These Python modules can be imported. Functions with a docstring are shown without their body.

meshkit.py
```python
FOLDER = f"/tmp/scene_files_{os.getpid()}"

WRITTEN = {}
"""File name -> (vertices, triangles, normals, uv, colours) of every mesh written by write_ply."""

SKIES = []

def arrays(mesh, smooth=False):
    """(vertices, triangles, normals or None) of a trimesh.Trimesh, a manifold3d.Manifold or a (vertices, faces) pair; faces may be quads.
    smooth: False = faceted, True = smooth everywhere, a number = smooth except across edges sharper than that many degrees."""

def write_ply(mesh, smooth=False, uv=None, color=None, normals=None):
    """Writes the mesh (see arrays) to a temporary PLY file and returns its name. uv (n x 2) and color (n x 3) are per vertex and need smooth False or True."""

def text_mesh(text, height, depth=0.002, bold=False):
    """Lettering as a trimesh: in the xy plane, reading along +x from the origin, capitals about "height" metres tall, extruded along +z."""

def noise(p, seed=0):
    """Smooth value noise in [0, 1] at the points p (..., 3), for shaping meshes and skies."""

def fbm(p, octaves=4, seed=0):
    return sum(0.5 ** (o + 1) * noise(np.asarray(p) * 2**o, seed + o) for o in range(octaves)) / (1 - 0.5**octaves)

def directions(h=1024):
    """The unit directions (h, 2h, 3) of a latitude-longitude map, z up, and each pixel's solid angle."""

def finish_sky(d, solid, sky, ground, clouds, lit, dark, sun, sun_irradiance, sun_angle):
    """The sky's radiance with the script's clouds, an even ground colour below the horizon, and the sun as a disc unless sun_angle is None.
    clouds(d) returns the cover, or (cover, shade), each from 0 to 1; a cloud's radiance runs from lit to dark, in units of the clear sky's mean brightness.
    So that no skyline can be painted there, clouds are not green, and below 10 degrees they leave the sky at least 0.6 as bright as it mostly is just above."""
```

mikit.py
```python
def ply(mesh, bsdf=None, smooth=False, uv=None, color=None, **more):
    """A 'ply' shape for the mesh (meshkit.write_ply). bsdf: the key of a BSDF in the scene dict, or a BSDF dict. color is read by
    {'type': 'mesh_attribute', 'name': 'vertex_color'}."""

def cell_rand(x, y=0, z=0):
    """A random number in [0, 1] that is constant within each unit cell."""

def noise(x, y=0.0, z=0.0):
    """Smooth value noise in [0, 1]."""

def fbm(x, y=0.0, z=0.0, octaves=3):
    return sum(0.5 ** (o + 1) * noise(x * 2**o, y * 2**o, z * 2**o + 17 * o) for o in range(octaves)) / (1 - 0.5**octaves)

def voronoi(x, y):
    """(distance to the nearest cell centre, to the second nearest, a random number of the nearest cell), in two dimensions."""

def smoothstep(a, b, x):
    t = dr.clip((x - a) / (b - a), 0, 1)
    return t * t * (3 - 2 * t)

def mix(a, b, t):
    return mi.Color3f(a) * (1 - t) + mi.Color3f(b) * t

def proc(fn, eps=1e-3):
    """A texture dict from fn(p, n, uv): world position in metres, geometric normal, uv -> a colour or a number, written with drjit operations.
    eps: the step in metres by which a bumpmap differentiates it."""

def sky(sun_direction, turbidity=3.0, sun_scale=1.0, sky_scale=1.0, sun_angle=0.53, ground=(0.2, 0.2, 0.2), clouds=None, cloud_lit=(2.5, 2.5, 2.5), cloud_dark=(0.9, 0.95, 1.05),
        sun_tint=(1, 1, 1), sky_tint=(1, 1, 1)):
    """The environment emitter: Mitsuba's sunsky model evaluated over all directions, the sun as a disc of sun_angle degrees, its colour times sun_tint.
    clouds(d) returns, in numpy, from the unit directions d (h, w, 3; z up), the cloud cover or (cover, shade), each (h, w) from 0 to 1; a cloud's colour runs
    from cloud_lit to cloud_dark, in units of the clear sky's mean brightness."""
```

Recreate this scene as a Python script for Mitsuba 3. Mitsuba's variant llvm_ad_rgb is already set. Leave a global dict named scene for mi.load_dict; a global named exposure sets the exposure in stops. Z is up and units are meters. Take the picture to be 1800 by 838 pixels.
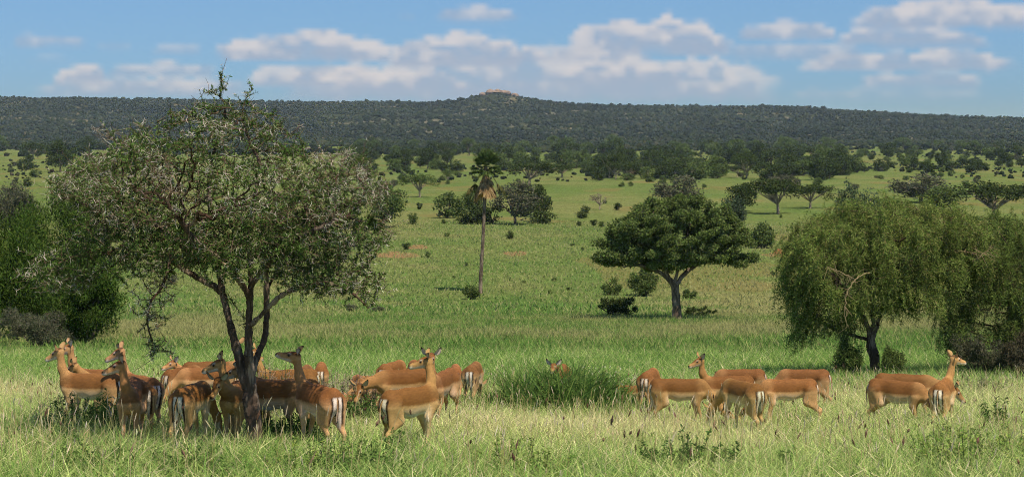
import math, random
import numpy as np, trimesh, drjit as dr, mitsuba as mi
import mikit, meshkit
from scipy.spatial import cKDTree
from scipy.interpolate import PchipInterpolator
from scipy.ndimage import map_coordinates
T = mi.ScalarTransform4f
R = np.random.default_rng

# ------------------------------------------------------------------ camera, sky, exposure
F, ZC = 2944.0, 22.0            # focal length in photo pixels (1800 wide), height of the eye
HROW = 225.0                    # photo row of the true horizon
SUN = (0.31, -0.50, 1.0)
exposure = 1.8

def pix(px, row, d):
    """the point at distance d (along +y) that the photograph shows at (px, row)"""
    return np.array([(px - 900) / F * d, d, ZC - (row - HROW) / F * d])

def smooth(a, b, x):
    t = np.clip((x - a) / (b - a), 0, 1)
    return t * t * (3 - 2 * t)

# cloud banks: centre column, base row, half width, height, strength (columns/rows stand for directions)
BANKS = [(930, 176, 470, 92, .92), (250, 170, 200, 42, .62), (1560, 175, 190, 22, .3), (312, 94, 45, 20, .42), (200, 90, 34, 15, .36), (87, 82, 68, 23, .6), (85, 108, 40, 11, .22),
         (270, 165, 150, 34, .62), (560, 152, 130, 46, .85), (140, 147, 46, 38, .95), (290, 134, 100, 26, .7), (1085, 150, 120, 44, .72), (700, 160, 120, 40, .7),
         (535, 106, 168, 52, 1.), (805, 119, 122, 66, 1.), (1145, 96, 150, 66, 1.), (1000, 110, 110, 36, .7),
         (1620, 155, 120, 30, .75), (1600, 124, 200, 38, .92), (1400, 104, 130, 30, .7), (1600, 82, 140, 38, .9), (1385, 70, 90, 38, .85),
         (1690, 50, 200, 54, 1.), (840, 38, 74, 27, .75), (716, 31, 16, 11, .35)]

def clouds(d):
    cover, shade = np.zeros(d.shape[:2]), np.full(d.shape[:2], .45)
    z = d[..., 2]
    # broken cumulus all round and overhead, outside the view
    q = np.stack([d[..., 0] / (z + .12), d[..., 1] / (z + .12), 0 * z], -1)
    m = meshkit.fbm(q * 1.1, 3, 31)
    yy = np.where(d[..., 1] > .3, d[..., 1], np.inf)
    px, row = 900 + F * d[..., 0] / yy, np.where(d[..., 1] > .3, HROW - F * z / yy, -9999)
    apart = np.maximum(smooth(950, 1300, np.where(d[..., 1] > .3, np.abs(px - 900), 2000)), smooth(-30, -260, row))
    cover = smooth(.52, .64, m) * smooth(.01, .07, z) * apart * .8
    near = (row > -40) & (np.abs(px - 900) < 1000)
    cover[near], shade[near] = banks(px[near], row[near])
    return cover, shade

def banks(px, row):
    cover, shade = np.zeros_like(px), np.full_like(px, .5)
    n1 = meshkit.fbm(np.stack([px / 62, row / 40, 0 * px], -1), 4, 5)
    n2 = meshkit.fbm(np.stack([px / 30, row / 17, 0 * px + 3], -1), 4, 9)
    for k, (cx, base, hw, h, s) in enumerate(BANKS):
        u = (px - cx) / hw
        n = meshkit.fbm(np.stack([px / 42 + 9 * k, row / 34, 0 * px], -1), 4, k)
        top = h * np.sqrt(np.clip(1 - u * u, 0, 1)) ** .7 * (.56 + .70 * n)
        v = base - row + 7 * (n2 - .5)
        c = smooth(-4, 5, v) * smooth(-3, 4, top - v) * np.where(np.abs(u) < 1, 1, 0) * smooth(1.0, .8, np.abs(u) + .3 * (n1 - .5))
        c = c * (.9 * s) * (.72 + .28 * smooth(.2, .5, n2))
        sh = 1 - smooth(.30, .98, v / np.maximum(top, 4) + 1.5 * (n2 - .5))
        a = c + cover * (1 - c)
        shade = np.where(a > 1e-4, (sh * c + shade * cover * (1 - c)) / np.maximum(a, 1e-4), shade)
        cover = a
    return cover, shade

scene = {}
labels = {}
scene['sky_light'] = mikit.sky(SUN, turbidity=3, sun_angle=.6, clouds=clouds, cloud_lit=(2.78, 2.66, 2.72), cloud_dark=(1.48, 1.80, 2.36), sky_tint=(.555, .72, .91), ground=(.12, .15, .06))
HALF = 900.0 / F
scene['camera'] = {'type': 'perspective', 'fov': 2 * math.degrees(math.atan(HALF)), 'fov_axis': 'x', 'near_clip': .5, 'far_clip': 40000.0,
                   'medium': {'type': 'ref', 'id': 'air'},
                   'to_world': T().look_at(origin=[0, 0, ZC], target=[0, 100, ZC], up=[0, 0, 1]),
                   'principal_point_offset_y': (419 - HROW) / 838.0}

# the air: far things fade towards blue
scene['air'] = {'type': 'homogeneous', 'albedo': {'type': 'rgb', 'value': [.93, .95, .97]}, 'sigma_t': {'type': 'rgb', 'value': [.000030, .000039, .000054]}}
scene['haze'] = {'type': 'cube', 'to_world': T().translate([0, 4480, 48]).scale([7300, 4640, 70]), 'bsdf': {'type': 'null'}, 'interior': {'type': 'ref', 'id': 'air'}}
labels['haze'] = {'label': 'thin blue haze over the valley and the hills', 'kind': 'stuff'}

# ------------------------------------------------------------------ helpers
COUNT = {}
def numbered(name):
    n = COUNT.get(name, 0)
    COUNT[name] = n + 1
    return name if n == 0 else f'{name}_{n:03d}'

def tag(key, label=None, cat=None, group=None, kind=None):
    labels[key] = {k: v for k, v in dict(label=label, category=cat, group=group, kind=kind).items() if v}

def add(key, mesh, bsdf, smooth=False, color=None, uv=None, to_world=None):
    scene[key] = mikit.ply(mesh, bsdf, smooth, uv=uv, color=color)
    if to_world is not None:
        scene[key]['to_world'] = to_world
    return key

def part(parent, name, mesh, bsdf, smooth=False, color=None, to_world=None, **kw):
    n = COUNT.get((parent, name), 0)
    COUNT[(parent, name)] = n + 1
    key = f'{parent}__{name}' + (f'_{n:03d}' if n else '')
    add(key, mesh, bsdf, smooth, color, to_world=to_world)
    if kw:
        tag(key, **kw)
    return key

VC = {'type': 'mesh_attribute', 'name': 'vertex_color'}
def lin(r, g, b):
    c = np.array([r, g, b]) / 255.0
    return tuple(np.where(c <= .04045, c / 12.92, ((c + .055) / 1.055) ** 2.4))

def unit(v):
    return v / np.maximum(np.linalg.norm(v, axis=-1, keepdims=True), 1e-9)

def tints(rng, n, colors, weights=None, spread=.15):
    c = np.asarray(colors, float)[rng.choice(len(colors), n, p=None if weights is None else np.asarray(weights) / np.sum(weights))]
    return c * np.exp(rng.normal(0, spread, (n, 1))) * np.exp(rng.normal(0, spread * .35, (n, 3)))

def leaves(p, d, length, width, rng, col, fold=.0):
    """rhombic leaves: p roots, d unit directions; one colour each"""
    n = len(p)
    length, width = np.broadcast_to(length, n)[:, None], np.broadcast_to(width, n)[:, None]
    s = unit(np.cross(d, unit(rng.normal(size=(n, 3)))))
    up = np.cross(s, d)
    v = np.stack([p, p + d * length * .45 + s * width * .5 + up * width * fold, p + d * length, p + d * length * .45 - s * width * .5 + up * width * fold], 1).reshape(-1, 3)
    b = np.arange(n)[:, None] * 4
    f = np.concatenate([b + [[0, 1, 2]], b + [[0, 2, 3]]])
    return v, f, np.repeat(col, 4, 0)

def ribbons(p, d, bend, length, width, rng, col, segs=2):
    """grass blades: tapering strips that lean over by bend (unit vectors times amount)"""
    n = len(p)
    length, width = np.broadcast_to(length, n)[:, None], np.broadcast_to(width, n)[:, None]
    a = rng.uniform(0, 2 * np.pi, n)
    s = np.stack([np.cos(a), np.sin(a), 0 * a], -1)
    rows = []
    for k in range(segs):
        t = k / segs
        c = p + (d * t + bend * t * t) * length
        w = width * (1 - t ** 2 * .6) * .5
        rows += [c - s * w, c + s * w]
    rows.append(p + (d + bend) * length)
    m = 2 * segs + 1
    v = np.stack(rows, 1).reshape(-1, 3)
    tri = []
    for k in range(segs - 1):
        i = 2 * k
        tri += [[i, i + 1, i + 3], [i, i + 3, i + 2]]
    i = 2 * (segs - 1)
    tri.append([i, i + 1, i + 2])
    f = (np.arange(n)[:, None, None] * m + np.array(tri)[None]).reshape(-1, 3)
    return v, f, np.repeat(col, m, 0)

def merge(parts):
    vs, fs, cs, at = [], [], [], 0
    for p in parts:
        vs.append(p[0]); fs.append(np.asarray(p[1]) + at); at += len(p[0])
        if len(p) > 2: cs.append(p[2])
    return np.vstack(vs), np.vstack(fs), (np.vstack(cs) if cs else None)

def segments(a, b, ra, rb, sides=5):
    """tapered prisms from a to b"""
    d = unit(b - a)
    ref = np.where(np.abs(d[:, 2:]) < .9, [[0, 0, 1.0]], [[1.0, 0, 0]])
    s = unit(np.cross(d, ref)); u = np.cross(d, s)
    an = np.arange(sides) * 2 * np.pi / sides
    ring = np.cos(an)[None, :, None] * s[:, None] + np.sin(an)[None, :, None] * u[:, None]
    v = np.concatenate([a[:, None] + ring * ra[:, None, None], b[:, None] + ring * rb[:, None, None]], 1).reshape(-1, 3)
    i = np.arange(sides); j = (i + 1) % sides
    q = np.concatenate([np.stack([i, j, j + sides], 1), np.stack([i, j + sides, i + sides], 1)])
    f = (np.arange(len(a))[:, None, None] * 2 * sides + q[None]).reshape(-1, 3)
    return v, f

def tube(points, radii, sides=8):
    import itertools
    p = np.asarray(points, float); r = np.broadcast_to(radii, len(p))
    t = unit(np.gradient(p, axis=0))
    a = np.cross(t, [0.3, 1, 0.1]); a = unit(a); b = np.cross(t, a)
    an = np.arange(sides) * 2 * np.pi / sides
    v = (p[:, None] + r[:, None, None] * (np.cos(an)[None, :, None] * a[:, None] + np.sin(an)[None, :, None] * b[:, None])).reshape(-1, 3)
    f = []
    for i in range(len(p) - 1):
        for j in range(sides):
            k = (j + 1) % sides
            f += [[i * sides + j, i * sides + k, (i + 1) * sides + k], [i * sides + j, (i + 1) * sides + k, (i + 1) * sides + j]]
    v = np.vstack([v, p[:1], p[-1:]]); n = len(v)
    for j in range(sides):
        k = (j + 1) % sides
        f += [[n - 2, k, j], [n - 1, (len(p) - 1) * sides + j, (len(p) - 1) * sides + k]]
    return v, np.array(f)

# ------------------------------------------------------------------ ground
_D = np.array([-200, -20, 0, 10, 17.4, 21.75, 27.5, 31.2, 36.2, 43.5, 50.7, 72.5, 116, 167, 290, 507, 870, 1595, 2400, 12000.])
_Z = np.array([-.5, 1.9, 2.45, 3.0, 3.62, 4.22, 4.95, 5.33, 5.89, 6.62, 7.3, 9.2, 13.2, 16.2, 16.9, 18.1, 19.2, 20.0, 19.0, 19.0])
_drop = PchipInterpolator(_D, _Z)

# places whose footing the photograph gives: column, row, distance
_FOOT = np.array([(20, 765, 22), (125, 757, 23), (220, 770, 21.5), (230, 800, 19), (345, 800, 19), (447, 786, 20.3), (556, 790, 20), (722, 798, 20.7), (900, 790, 21.5), (1195, 757, 27), (1305, 763, 25.5), (1385, 753, 26.8), (1142, 731, 30), (1300, 725, 31), (1412, 726, 31),
                  (360, 720, 28), (533, 724, 28), (700, 718, 29), (832, 714, 30), (712, 745, 25), (1590, 750, 27), (1658, 755, 26), (1780, 760, 25.5), (1500, 800, 22), (1100, 800, 21.5)], float)
_fx, _fy = (_FOOT[:, 0] - 900) / F * _FOOT[:, 2], _FOOT[:, 2]
_res = (ZC - (_FOOT[:, 1] - HROW) / F * _fy) - (ZC - _drop(_fy))
_K = lambda x, y: np.exp(-((x[..., None] - _fx) ** 2 / 2 / 2.6 ** 2 + (y[..., None] - _fy) ** 2 / 2 / 3.2 ** 2))
_w = np.linalg.solve(_K(_fx, _fy) + .12 * np.eye(len(_fx)), _res)

def ground_z(x, y):
    x, y = np.asarray(x, float), np.asarray(y, float)
    n = meshkit.fbm(np.stack([x / 5, y / 5, 0 * x], -1), 3, 2) - .5
    m = meshkit.fbm(np.stack([x / 60, y / 60, 0 * x], -1), 3, 3) - .5
    far = smooth(50, 200, y)
    near = y < 45
    fix = np.zeros(np.broadcast(x, y).shape)
    if near.any():
        xb, yb = np.broadcast_arrays(x, y)
        nb = yb < 45
        fix[nb] = _K(xb[nb], yb[nb]) @ _w
    return ZC - _drop(y) + fix + .06 * n * (1 - far) + m * (.15 + 1.2 * far)

def on_ground(px, row):
    """the ground point seen at (px, row)"""
    d = np.geomspace(14, 2300, 1500)
    z = ground_z((px - 900) / F * d, d)
    r = HROW + (ZC - z) / d * F
    ok = np.nonzero(r <= row)[0]
    i = ok[0] if len(ok) else len(d) - 1
    return np.array([(px - 900) / F * d[i], d[i], z[i]])

def patch(x, y):
    """how dry (0 lush .. 1 straw) the grass is, at any place; drjit or numpy floats"""
    a = mikit.fbm(x / 23 + 7, y / 34 + 3, 0, 4)
    b = mikit.fbm(x / 5.5, y / 8 + 30, 0, 3)
    t = mikit.smoothstep(.30, .70, .62 * a + .38 * b)
    lush = mikit.smoothstep(40, 46, y + 10 * (b - .5)) * (1 - mikit.smoothstep(72, 84, y + 16 * (a - .5)))
    near = 1 - mikit.smoothstep(36, 42, y + 6 * (b - .5))
    t = t * (1 - .75 * lush)
    t = t + (.50 - t) * .55 * mikit.smoothstep(110, 200, y)
    return dr.clip(t + .26 * near, 0, 1)

def patch_np(x, y):
    return np.array(patch(mi.Float(np.ascontiguousarray(x, np.float32)), mi.Float(np.ascontiguousarray(y, np.float32))))

LUSH, MID, DRY = (.072, .145, .034), (.122, .165, .050), (.195, .195, .080)

SOIL = [(*on_ground(695, 448)[:2], 3.2, 6.5), (*on_ground(905, 445)[:2], 1.6, 4.0), (*on_ground(1372, 449)[:2], 2.2, 5.0), (*on_ground(735, 434)[:2], 1.6, 4.0)]

def ground_color(p, n, uv):
    t = patch(p.x, p.y)
    c = mikit.mix(LUSH, MID, mikit.smoothstep(0, .5, t))
    c = mikit.mix(c, DRY, mikit.smoothstep(.45, 1, t))
    c = mikit.mix(c, (.30, .28, .15), (1 - mikit.smoothstep(34, 42, p.y)) * mikit.smoothstep(.3, .7, mikit.fbm(p.x * 3, p.y * 3, 2, 3)))
    fine = mikit.fbm(p.x * 2.2, p.y * 1.1, 0, 3)
    c = c * (.62 + .76 * fine)
    # far off the grass is thinner and the reddish earth shows in patches
    e = mikit.smoothstep(.63, .70, mikit.fbm(p.x / 14 + 3, p.y / 30, 5, 4)) * mikit.smoothstep(120, 180, p.y)
    c = mikit.mix(c, (.19, .145, .06), e * .45)
    for x0, y0, a, b in SOIL:       # bare red earth
        q = dr.square((p.x - x0) / a) + dr.square((p.y - y0) / b) + 1.6 * (mikit.fbm(p.x / 1.6, p.y / 4, 9, 3) - .5)
        c = mikit.mix(c, (.27, .155, .085), .75 * (1 - mikit.smoothstep(.5, 1.0, q)))
    return c

def hill_color(p, n, uv):
    a = mikit.fbm(p.x / 24, p.y / 40, p.z / 8, 4)
    c = mikit.mix((.032, .042, .020), (.16, .145, .09), mikit.smoothstep(.54, .76, a))
    return c * (.7 + .6 * mikit.noise(p.x / 6, p.y / 6, p.z / 3))

scene['mat_ground'] = {'type': 'diffuse', 'reflectance': mikit.proc(ground_color)}
scene['mat_hill'] = {'type': 'diffuse', 'reflectance': mikit.proc(hill_color)}
def leaf_material(name, trans=.35):
    scene[name] = {'type': 'principledthin', 'base_color': dict(VC), 'roughness': .55, 'diff_trans': trans * 2, 'spec_trans': 0.0, 'eta': 1.3}
leaf_material('mat_leaf', .22)
leaf_material('mat_grass', .28)
scene['mat_plain'] = {'type': 'twosided', 'b': {'type': 'diffuse', 'reflectance': dict(VC)}}

def grid_mesh(xs_fn, ys, nx, zfn):
    u = np.linspace(-1, 1, nx)
    X = np.stack([xs_fn(y) * u for y in ys]); Y = np.repeat(np.asarray(ys)[:, None], nx, 1)
    V = np.stack([X, Y, zfn(X, Y)], -1).reshape(-1, 3)
    i, j = np.meshgrid(np.arange(len(ys) - 1), np.arange(nx - 1), indexing='ij')
    a = (i * nx + j).ravel()
    return V, np.concatenate([np.stack([a, a + 1, a + nx + 1], 1), np.stack([a, a + nx + 1, a + nx], 1)])

ys = np.concatenate([np.linspace(-120, 10, 20), np.linspace(11, 45, 90), np.geomspace(46, 2600, 200), [3500, 5000, 9000]])
add('ground', grid_mesh(lambda y: 60 + .75 * max(y, 0), ys, 200, ground_z), 'mat_ground', True)
tag('ground', 'rolling green savanna grassland running down and out to the foot of the hills', kind='structure')

RIDGE = PchipInterpolator([-900, 0, 330, 500, 700, 800, 960, 1100, 1230, 1330, 1500, 1800, 2700], [176, 172, 176, 179, 181, 184, 183, 186, 187, 187, 195, 209, 214])
def hill_z(x, y):
    x, y = np.asarray(x, float), np.asarray(y, float)
    px = np.clip(900 + F * x / 3500, -900, 2700)
    zr = (HROW - RIDGE(px)) * 3500 / F
    t = np.clip((y - 2150) / 1350, 0, 1)
    base = ZC - 20.6
    h = base + (zr + ZC - base) * t ** 1.25
    h = h + 16 * np.exp(-((px - 874) / 46) ** 2 - ((y - 3420) / 130) ** 2) + 14 * np.exp(-((px - 874) / 92) ** 2 - ((y - 3420) / 200) ** 2)
    back = smooth(3500, 6500, y)
    n = meshkit.fbm(np.stack([x / 160, y / 160, 0 * x], -1), 4, 8) - .5
    return h * (1 - back) + (ZC - 30) * back + n * 14 * np.clip(t * 2, 0, 1) * (1 - .7 * smooth(.75, 1, t))
ys = np.concatenate([np.linspace(2140, 3700, 120), np.linspace(3800, 7000, 14)])
add('hills', grid_mesh(lambda y: 800 + .75 * y, ys, 240, hill_z), 'mat_hill', True)
tag('hills', 'long low wooded hill range along the horizon', kind='structure')
# ------------------------------------------------------------------ branching
def colonize(start, parent, attract, step, infl, kill, rng, iters=200, wobble=.25, up=0.0):
    nodes, par = [np.array(p, float) for p in start], list(parent)
    att = np.array(attract, float)
    for _ in range(iters):
        if not len(att): break
        P = np.array(nodes)
        dist, idx = cKDTree(P).query(att, distance_upper_bound=infl)
        ok = np.isfinite(dist)
        if not ok.any(): break
        ids = idx[ok]
        dirs = unit(att[ok] - P[ids])
        u, inv = np.unique(ids, return_inverse=True)
        s = np.zeros((len(u), 3)); np.add.at(s, inv, dirs)
        s = unit(unit(s) + rng.normal(0, wobble, s.shape) + [0, 0, up])
        new = P[u] + s * step
        dd, _ = cKDTree(P).query(new)
        keep = dd > step * .45
        if not keep.any(): break
        nodes += list(new[keep]); par += list(u[keep])
        dist, _ = cKDTree(new[keep]).query(att, distance_upper_bound=kill)
        att = att[~np.isfinite(dist)]
    return np.array(nodes), np.array(par)

def pipe(par, tip, power=2.3, cap=9e9):
    n = len(par)
    acc = np.zeros(n); kids = np.zeros(n, int)
    for i in range(n - 1, 0, -1):
        if kids[i] == 0: acc[i] = tip ** power
        acc[par[i]] += acc[i]; kids[par[i]] += 1
    return np.minimum(acc ** (1 / power), cap), kids

def chain(nodes, parents, pts, frm=-1):
    """append a polyline to a start list; returns the index of its last node"""
    last = frm
    for p in pts:
        nodes.append(np.array(p, float)); parents.append(last); last = len(nodes) - 1
    return last

def dense(pts, step):
    """a polyline resampled with rounded corners"""
    p = np.asarray(pts, float)
    s = np.r_[0, np.cumsum(np.linalg.norm(np.diff(p, axis=0), axis=1))]
    q = np.linspace(0, s[-1], max(2, int(s[-1] / step) + 1))
    f = PchipInterpolator(s, p)
    return f(q)

def blob_points(rng, n, c, r, shell=0.0):
    d = unit(rng.normal(size=(n, 3)))
    t = rng.uniform(shell ** 3, 1, (n, 1)) ** (1 / 3)
    return np.asarray(c) + d * t * np.asarray(r)

def bark_color(base, pale, scale=9.0):
    def fn(p, n, uv):
        a = mikit.fbm(p.x * scale, p.y * scale, p.z * scale * .25, 4)
        b = mikit.noise(p.x * scale * 6, p.y * scale * 6, p.z * scale)
        return mikit.mix(base, pale, mikit.smoothstep(.42, .68, .7 * a + .3 * b))
    return fn
scene['mat_bark_dark'] = {'type': 'twosided', 'b': {'type': 'diffuse', 'reflectance': mikit.proc(bark_color((.085, .064, .050), (.27, .225, .18)))}}
scene['mat_bark_brown'] = {'type': 'twosided', 'b': {'type': 'diffuse', 'reflectance': mikit.proc(bark_color((.095, .075, .058), (.27, .225, .18), 5))}}
scene['mat_bark_pale'] = {'type': 'twosided', 'b': {'type': 'diffuse', 'reflectance': mikit.proc(bark_color((.20, .17, .13), (.42, .37, .29), 4))}}
scene['mat_twig'] = scene['mat_plain']

def bumpy(v, amp, freq, seed=0):
    """displace points by noise, for bark ridges"""
    n = np.stack([meshkit.fbm(v * freq + k * 11.3, 3, seed + k) - .5 for k in range(3)], -1)
    return v + n * amp

# ------------------------------------------------------------------ the thorn tree
def thorn_tree():
    rng = R(11)
    D0 = 20.1
    m = D0 / F
    key = numbered('thorn_tree')
    P = lambda x, y, dy=0.0: pix(x, y, D0) + [0, dy, 0]
    nodes, par = [], []
    S = .066
    def limb(pts, frm=-1):
        q = [P(*a) for a in pts]
        if frm >= 0: q = [nodes[frm]] + q
        q = dense(q, S) + rng.normal(0, .008, (1, 3))
        return chain(nodes, par, q[1:] if frm >= 0 else q, frm)
    def at(x, y):
        return int(np.argmin(np.linalg.norm(np.array(nodes)[:, [0, 2]] - P(x, y)[[0, 2]], axis=1)))
    limb([(450, 797), (447, 765), (445, 740), (442, 715), (438, 690)])
    b = at(438, 690)
    limb([(428, 655), (419, 620), (408, 580), (398, 545, .05), (390, 518, .1), (383, 485, .15), (376, 455, .2), (371, 428, .25), (366, 400, .25), (362, 360, .3), (360, 310, .3), (372, 260, .25), (390, 215, .2), (393, 180, .1)], b)
    limb([(440, 647, -.05), (439, 620, -.1), (439, 590, -.12), (441, 545, -.12), (443, 499, -.15), (444, 460, -.2), (443, 428, -.25), (448, 390, -.25), (452, 340, -.2), (458, 290, -.15), (440, 250, -.05), (425, 205, 0), (436, 165, 0)], at(438, 700))
    limb([(452, 628, .1), (462, 600, .2), (465, 570, .25), (464, 547, .3), (463, 510, .35), (462, 475, .4), (478, 440, .5), (490, 400, .55), (500, 350, .6)], at(443, 680))
    limb([(425, 555, .0), (410, 532, .0), (398, 516, .05)], at(439, 590))
    limb([(372, 508, .25), (352, 499, .3), (320, 480, .3), (290, 461, .25), (262, 450, .2), (230, 445, .1)], at(394, 530))
    limb([(345, 445, -.2), (318, 415, -.35), (290, 390, -.45), (250, 365, -.5), (210, 350, -.5)], at(376, 455))
    limb([(460, 555, -.25), (486, 528, -.35), (505, 512, -.4), (530, 500, -.45), (562, 492, -.5), (590, 490, -.5), (625, 505, -.5), (655, 533, -.5)], at(440, 575))
    limb([(472, 470, -.3), (500, 440, -.45), (535, 415, -.55), (575, 395, -.6), (615, 380, -.6)], at(443, 500))
    limb([(300, 500, -.5), (286, 520, -.6), (282, 555, -.65), (290, 585, -.65)], at(318, 415))
    limb([(410, 455, -.6), (390, 430, -1.0), (370, 400, -1.3), (350, 360, -1.4)], at(442, 520))
    limb([(480, 470, .8), (500, 440, 1.2), (520, 400, 1.4)], at(463, 510))
    sub = []
    for _ in range(44):     # the crown is built of flattened sprays in rough layers
        q = unit(rng.normal(size=3)) * rng.uniform(.55, 1.0)
        q[2] = q[2] if q[2] > -.35 else -.35 + rng.uniform(0, .5)
        px = 400 + q[0] * 255; row = 330 - q[2] * 145 + 26 * abs(q[0]) ** 2
        sub.append((px, row, rng.uniform(38, 72), rng.uniform(13, 24), q[1] * 2.0 - 1.15, rng.uniform(.3, .55), 42, rng.uniform(.1, .6)))
    for px, row, ry in [(390, 215, 40), (350, 205, 26), (430, 205, 30), (465, 235, 30), (310, 235, 26), (250, 250, 24), (530, 255, 28), (170, 290, 28), (115, 330, 28), (600, 285, 24), (660, 330, 26)]:
        sub.append((px, row, ry * 1.25, ry, rng.uniform(-1.3, .2), .4, 36, rng.uniform(.2, .6)))
    blobs = [  # column, row, rx, ry (px), depth offset, depth radius (m), count, greenness
        *sub, (400, 320, 235, 110, -1.0, 2.1, 170, .3), (390, 205, 60, 30, 0, .4, 60, .4), (215, 330, 115, 72, 0, .9, 900, .55), (150, 330, 66, 50, 0, .6, 260, .8),
        (600, 335, 80, 75, 0, .8, 700, .6), (570, 415, 120, 50, 0, 1.0, 750, .85), (590, 490, 95, 32, -.3, .6, 330, .75), (480, 405, 130, 60, .2, 1.2, 700, .75), (650, 500, 45, 35, -.3, .3, 50, .4),
        (240, 420, 120, 45, 0, .8, 500, .65), (120, 470, 80, 45, -.2, .4, 260, .8), (330, 430, 100, 42, -.3, 1.1, 500, .8), (450, 425, 150, 42, -.4, 1.2, 700, .8), (540, 455, 80, 30, .3, .8, 200, .8), (265, 462, 75, 26, -.4, .5, 150, .6), (200, 440, 60, 24, -.3, .4, 90, .7), (575, 478, 85, 26, -.5, .5, 150, .8), (430, 470, 60, 20, -.9, .5, 70, .7), (290, 530, 42, 75, -.6, .35, 100, .1), (300, 600, 40, 22, -.6, .2, 30, .05),
        (378, 155, 28, 22, 0, .2, 15, .6), (434, 158, 18, 16, 0, .15, 8, .6), (390, 128, 9, 9, 0, .05, 3, .6)]
    A, G = [], []
    for (x, y, rx, ry, oy, ry3, n, g) in blobs:
        A.append(blob_points(rng, n, P(x, y, oy), (rx * m, ry3, ry * m), .35))
        G.append((P(x, y, oy), np.array([rx * m, ry3 + .1, ry * m]), g))
    A = np.vstack(A)
    N, par = colonize(nodes, par, A, S, .6, .088, rng, 240, .36, .02)
    r, kids = pipe(par, .0034, 2.25)
    # trunk and stems: measured widths
    z0 = N[0, 2]
    r = np.minimum(r, np.interp(N[:, 2] - z0, [0, .25, .68, .95, 1.4, 2.1, 4], [.17, .150, .122, .062, .048, .035, .024]))
    r[0] = .21
    idx = np.arange(1, len(N)); pa = par[1:]
    thick = r[idx] > .021
    v, f = segments(N[pa[thick]], N[idx[thick]], r[pa[thick]].clip(max=r[idx[thick]] * 1.35), r[idx[thick]], 9)
    sm = trimesh.Trimesh(v, f, process=False)
    sm = sm.subdivide().subdivide()
    vv = bumpy(sm.vertices, .03, 14.0, 4)
    vv = bumpy(vv, .02, np.array([45.0, 45, 9]), 9)
    trunk = part(key, 'trunk', (vv, sm.faces), 'mat_bark_dark', True)
    th = ~thick & (r[idx] > .009)
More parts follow.
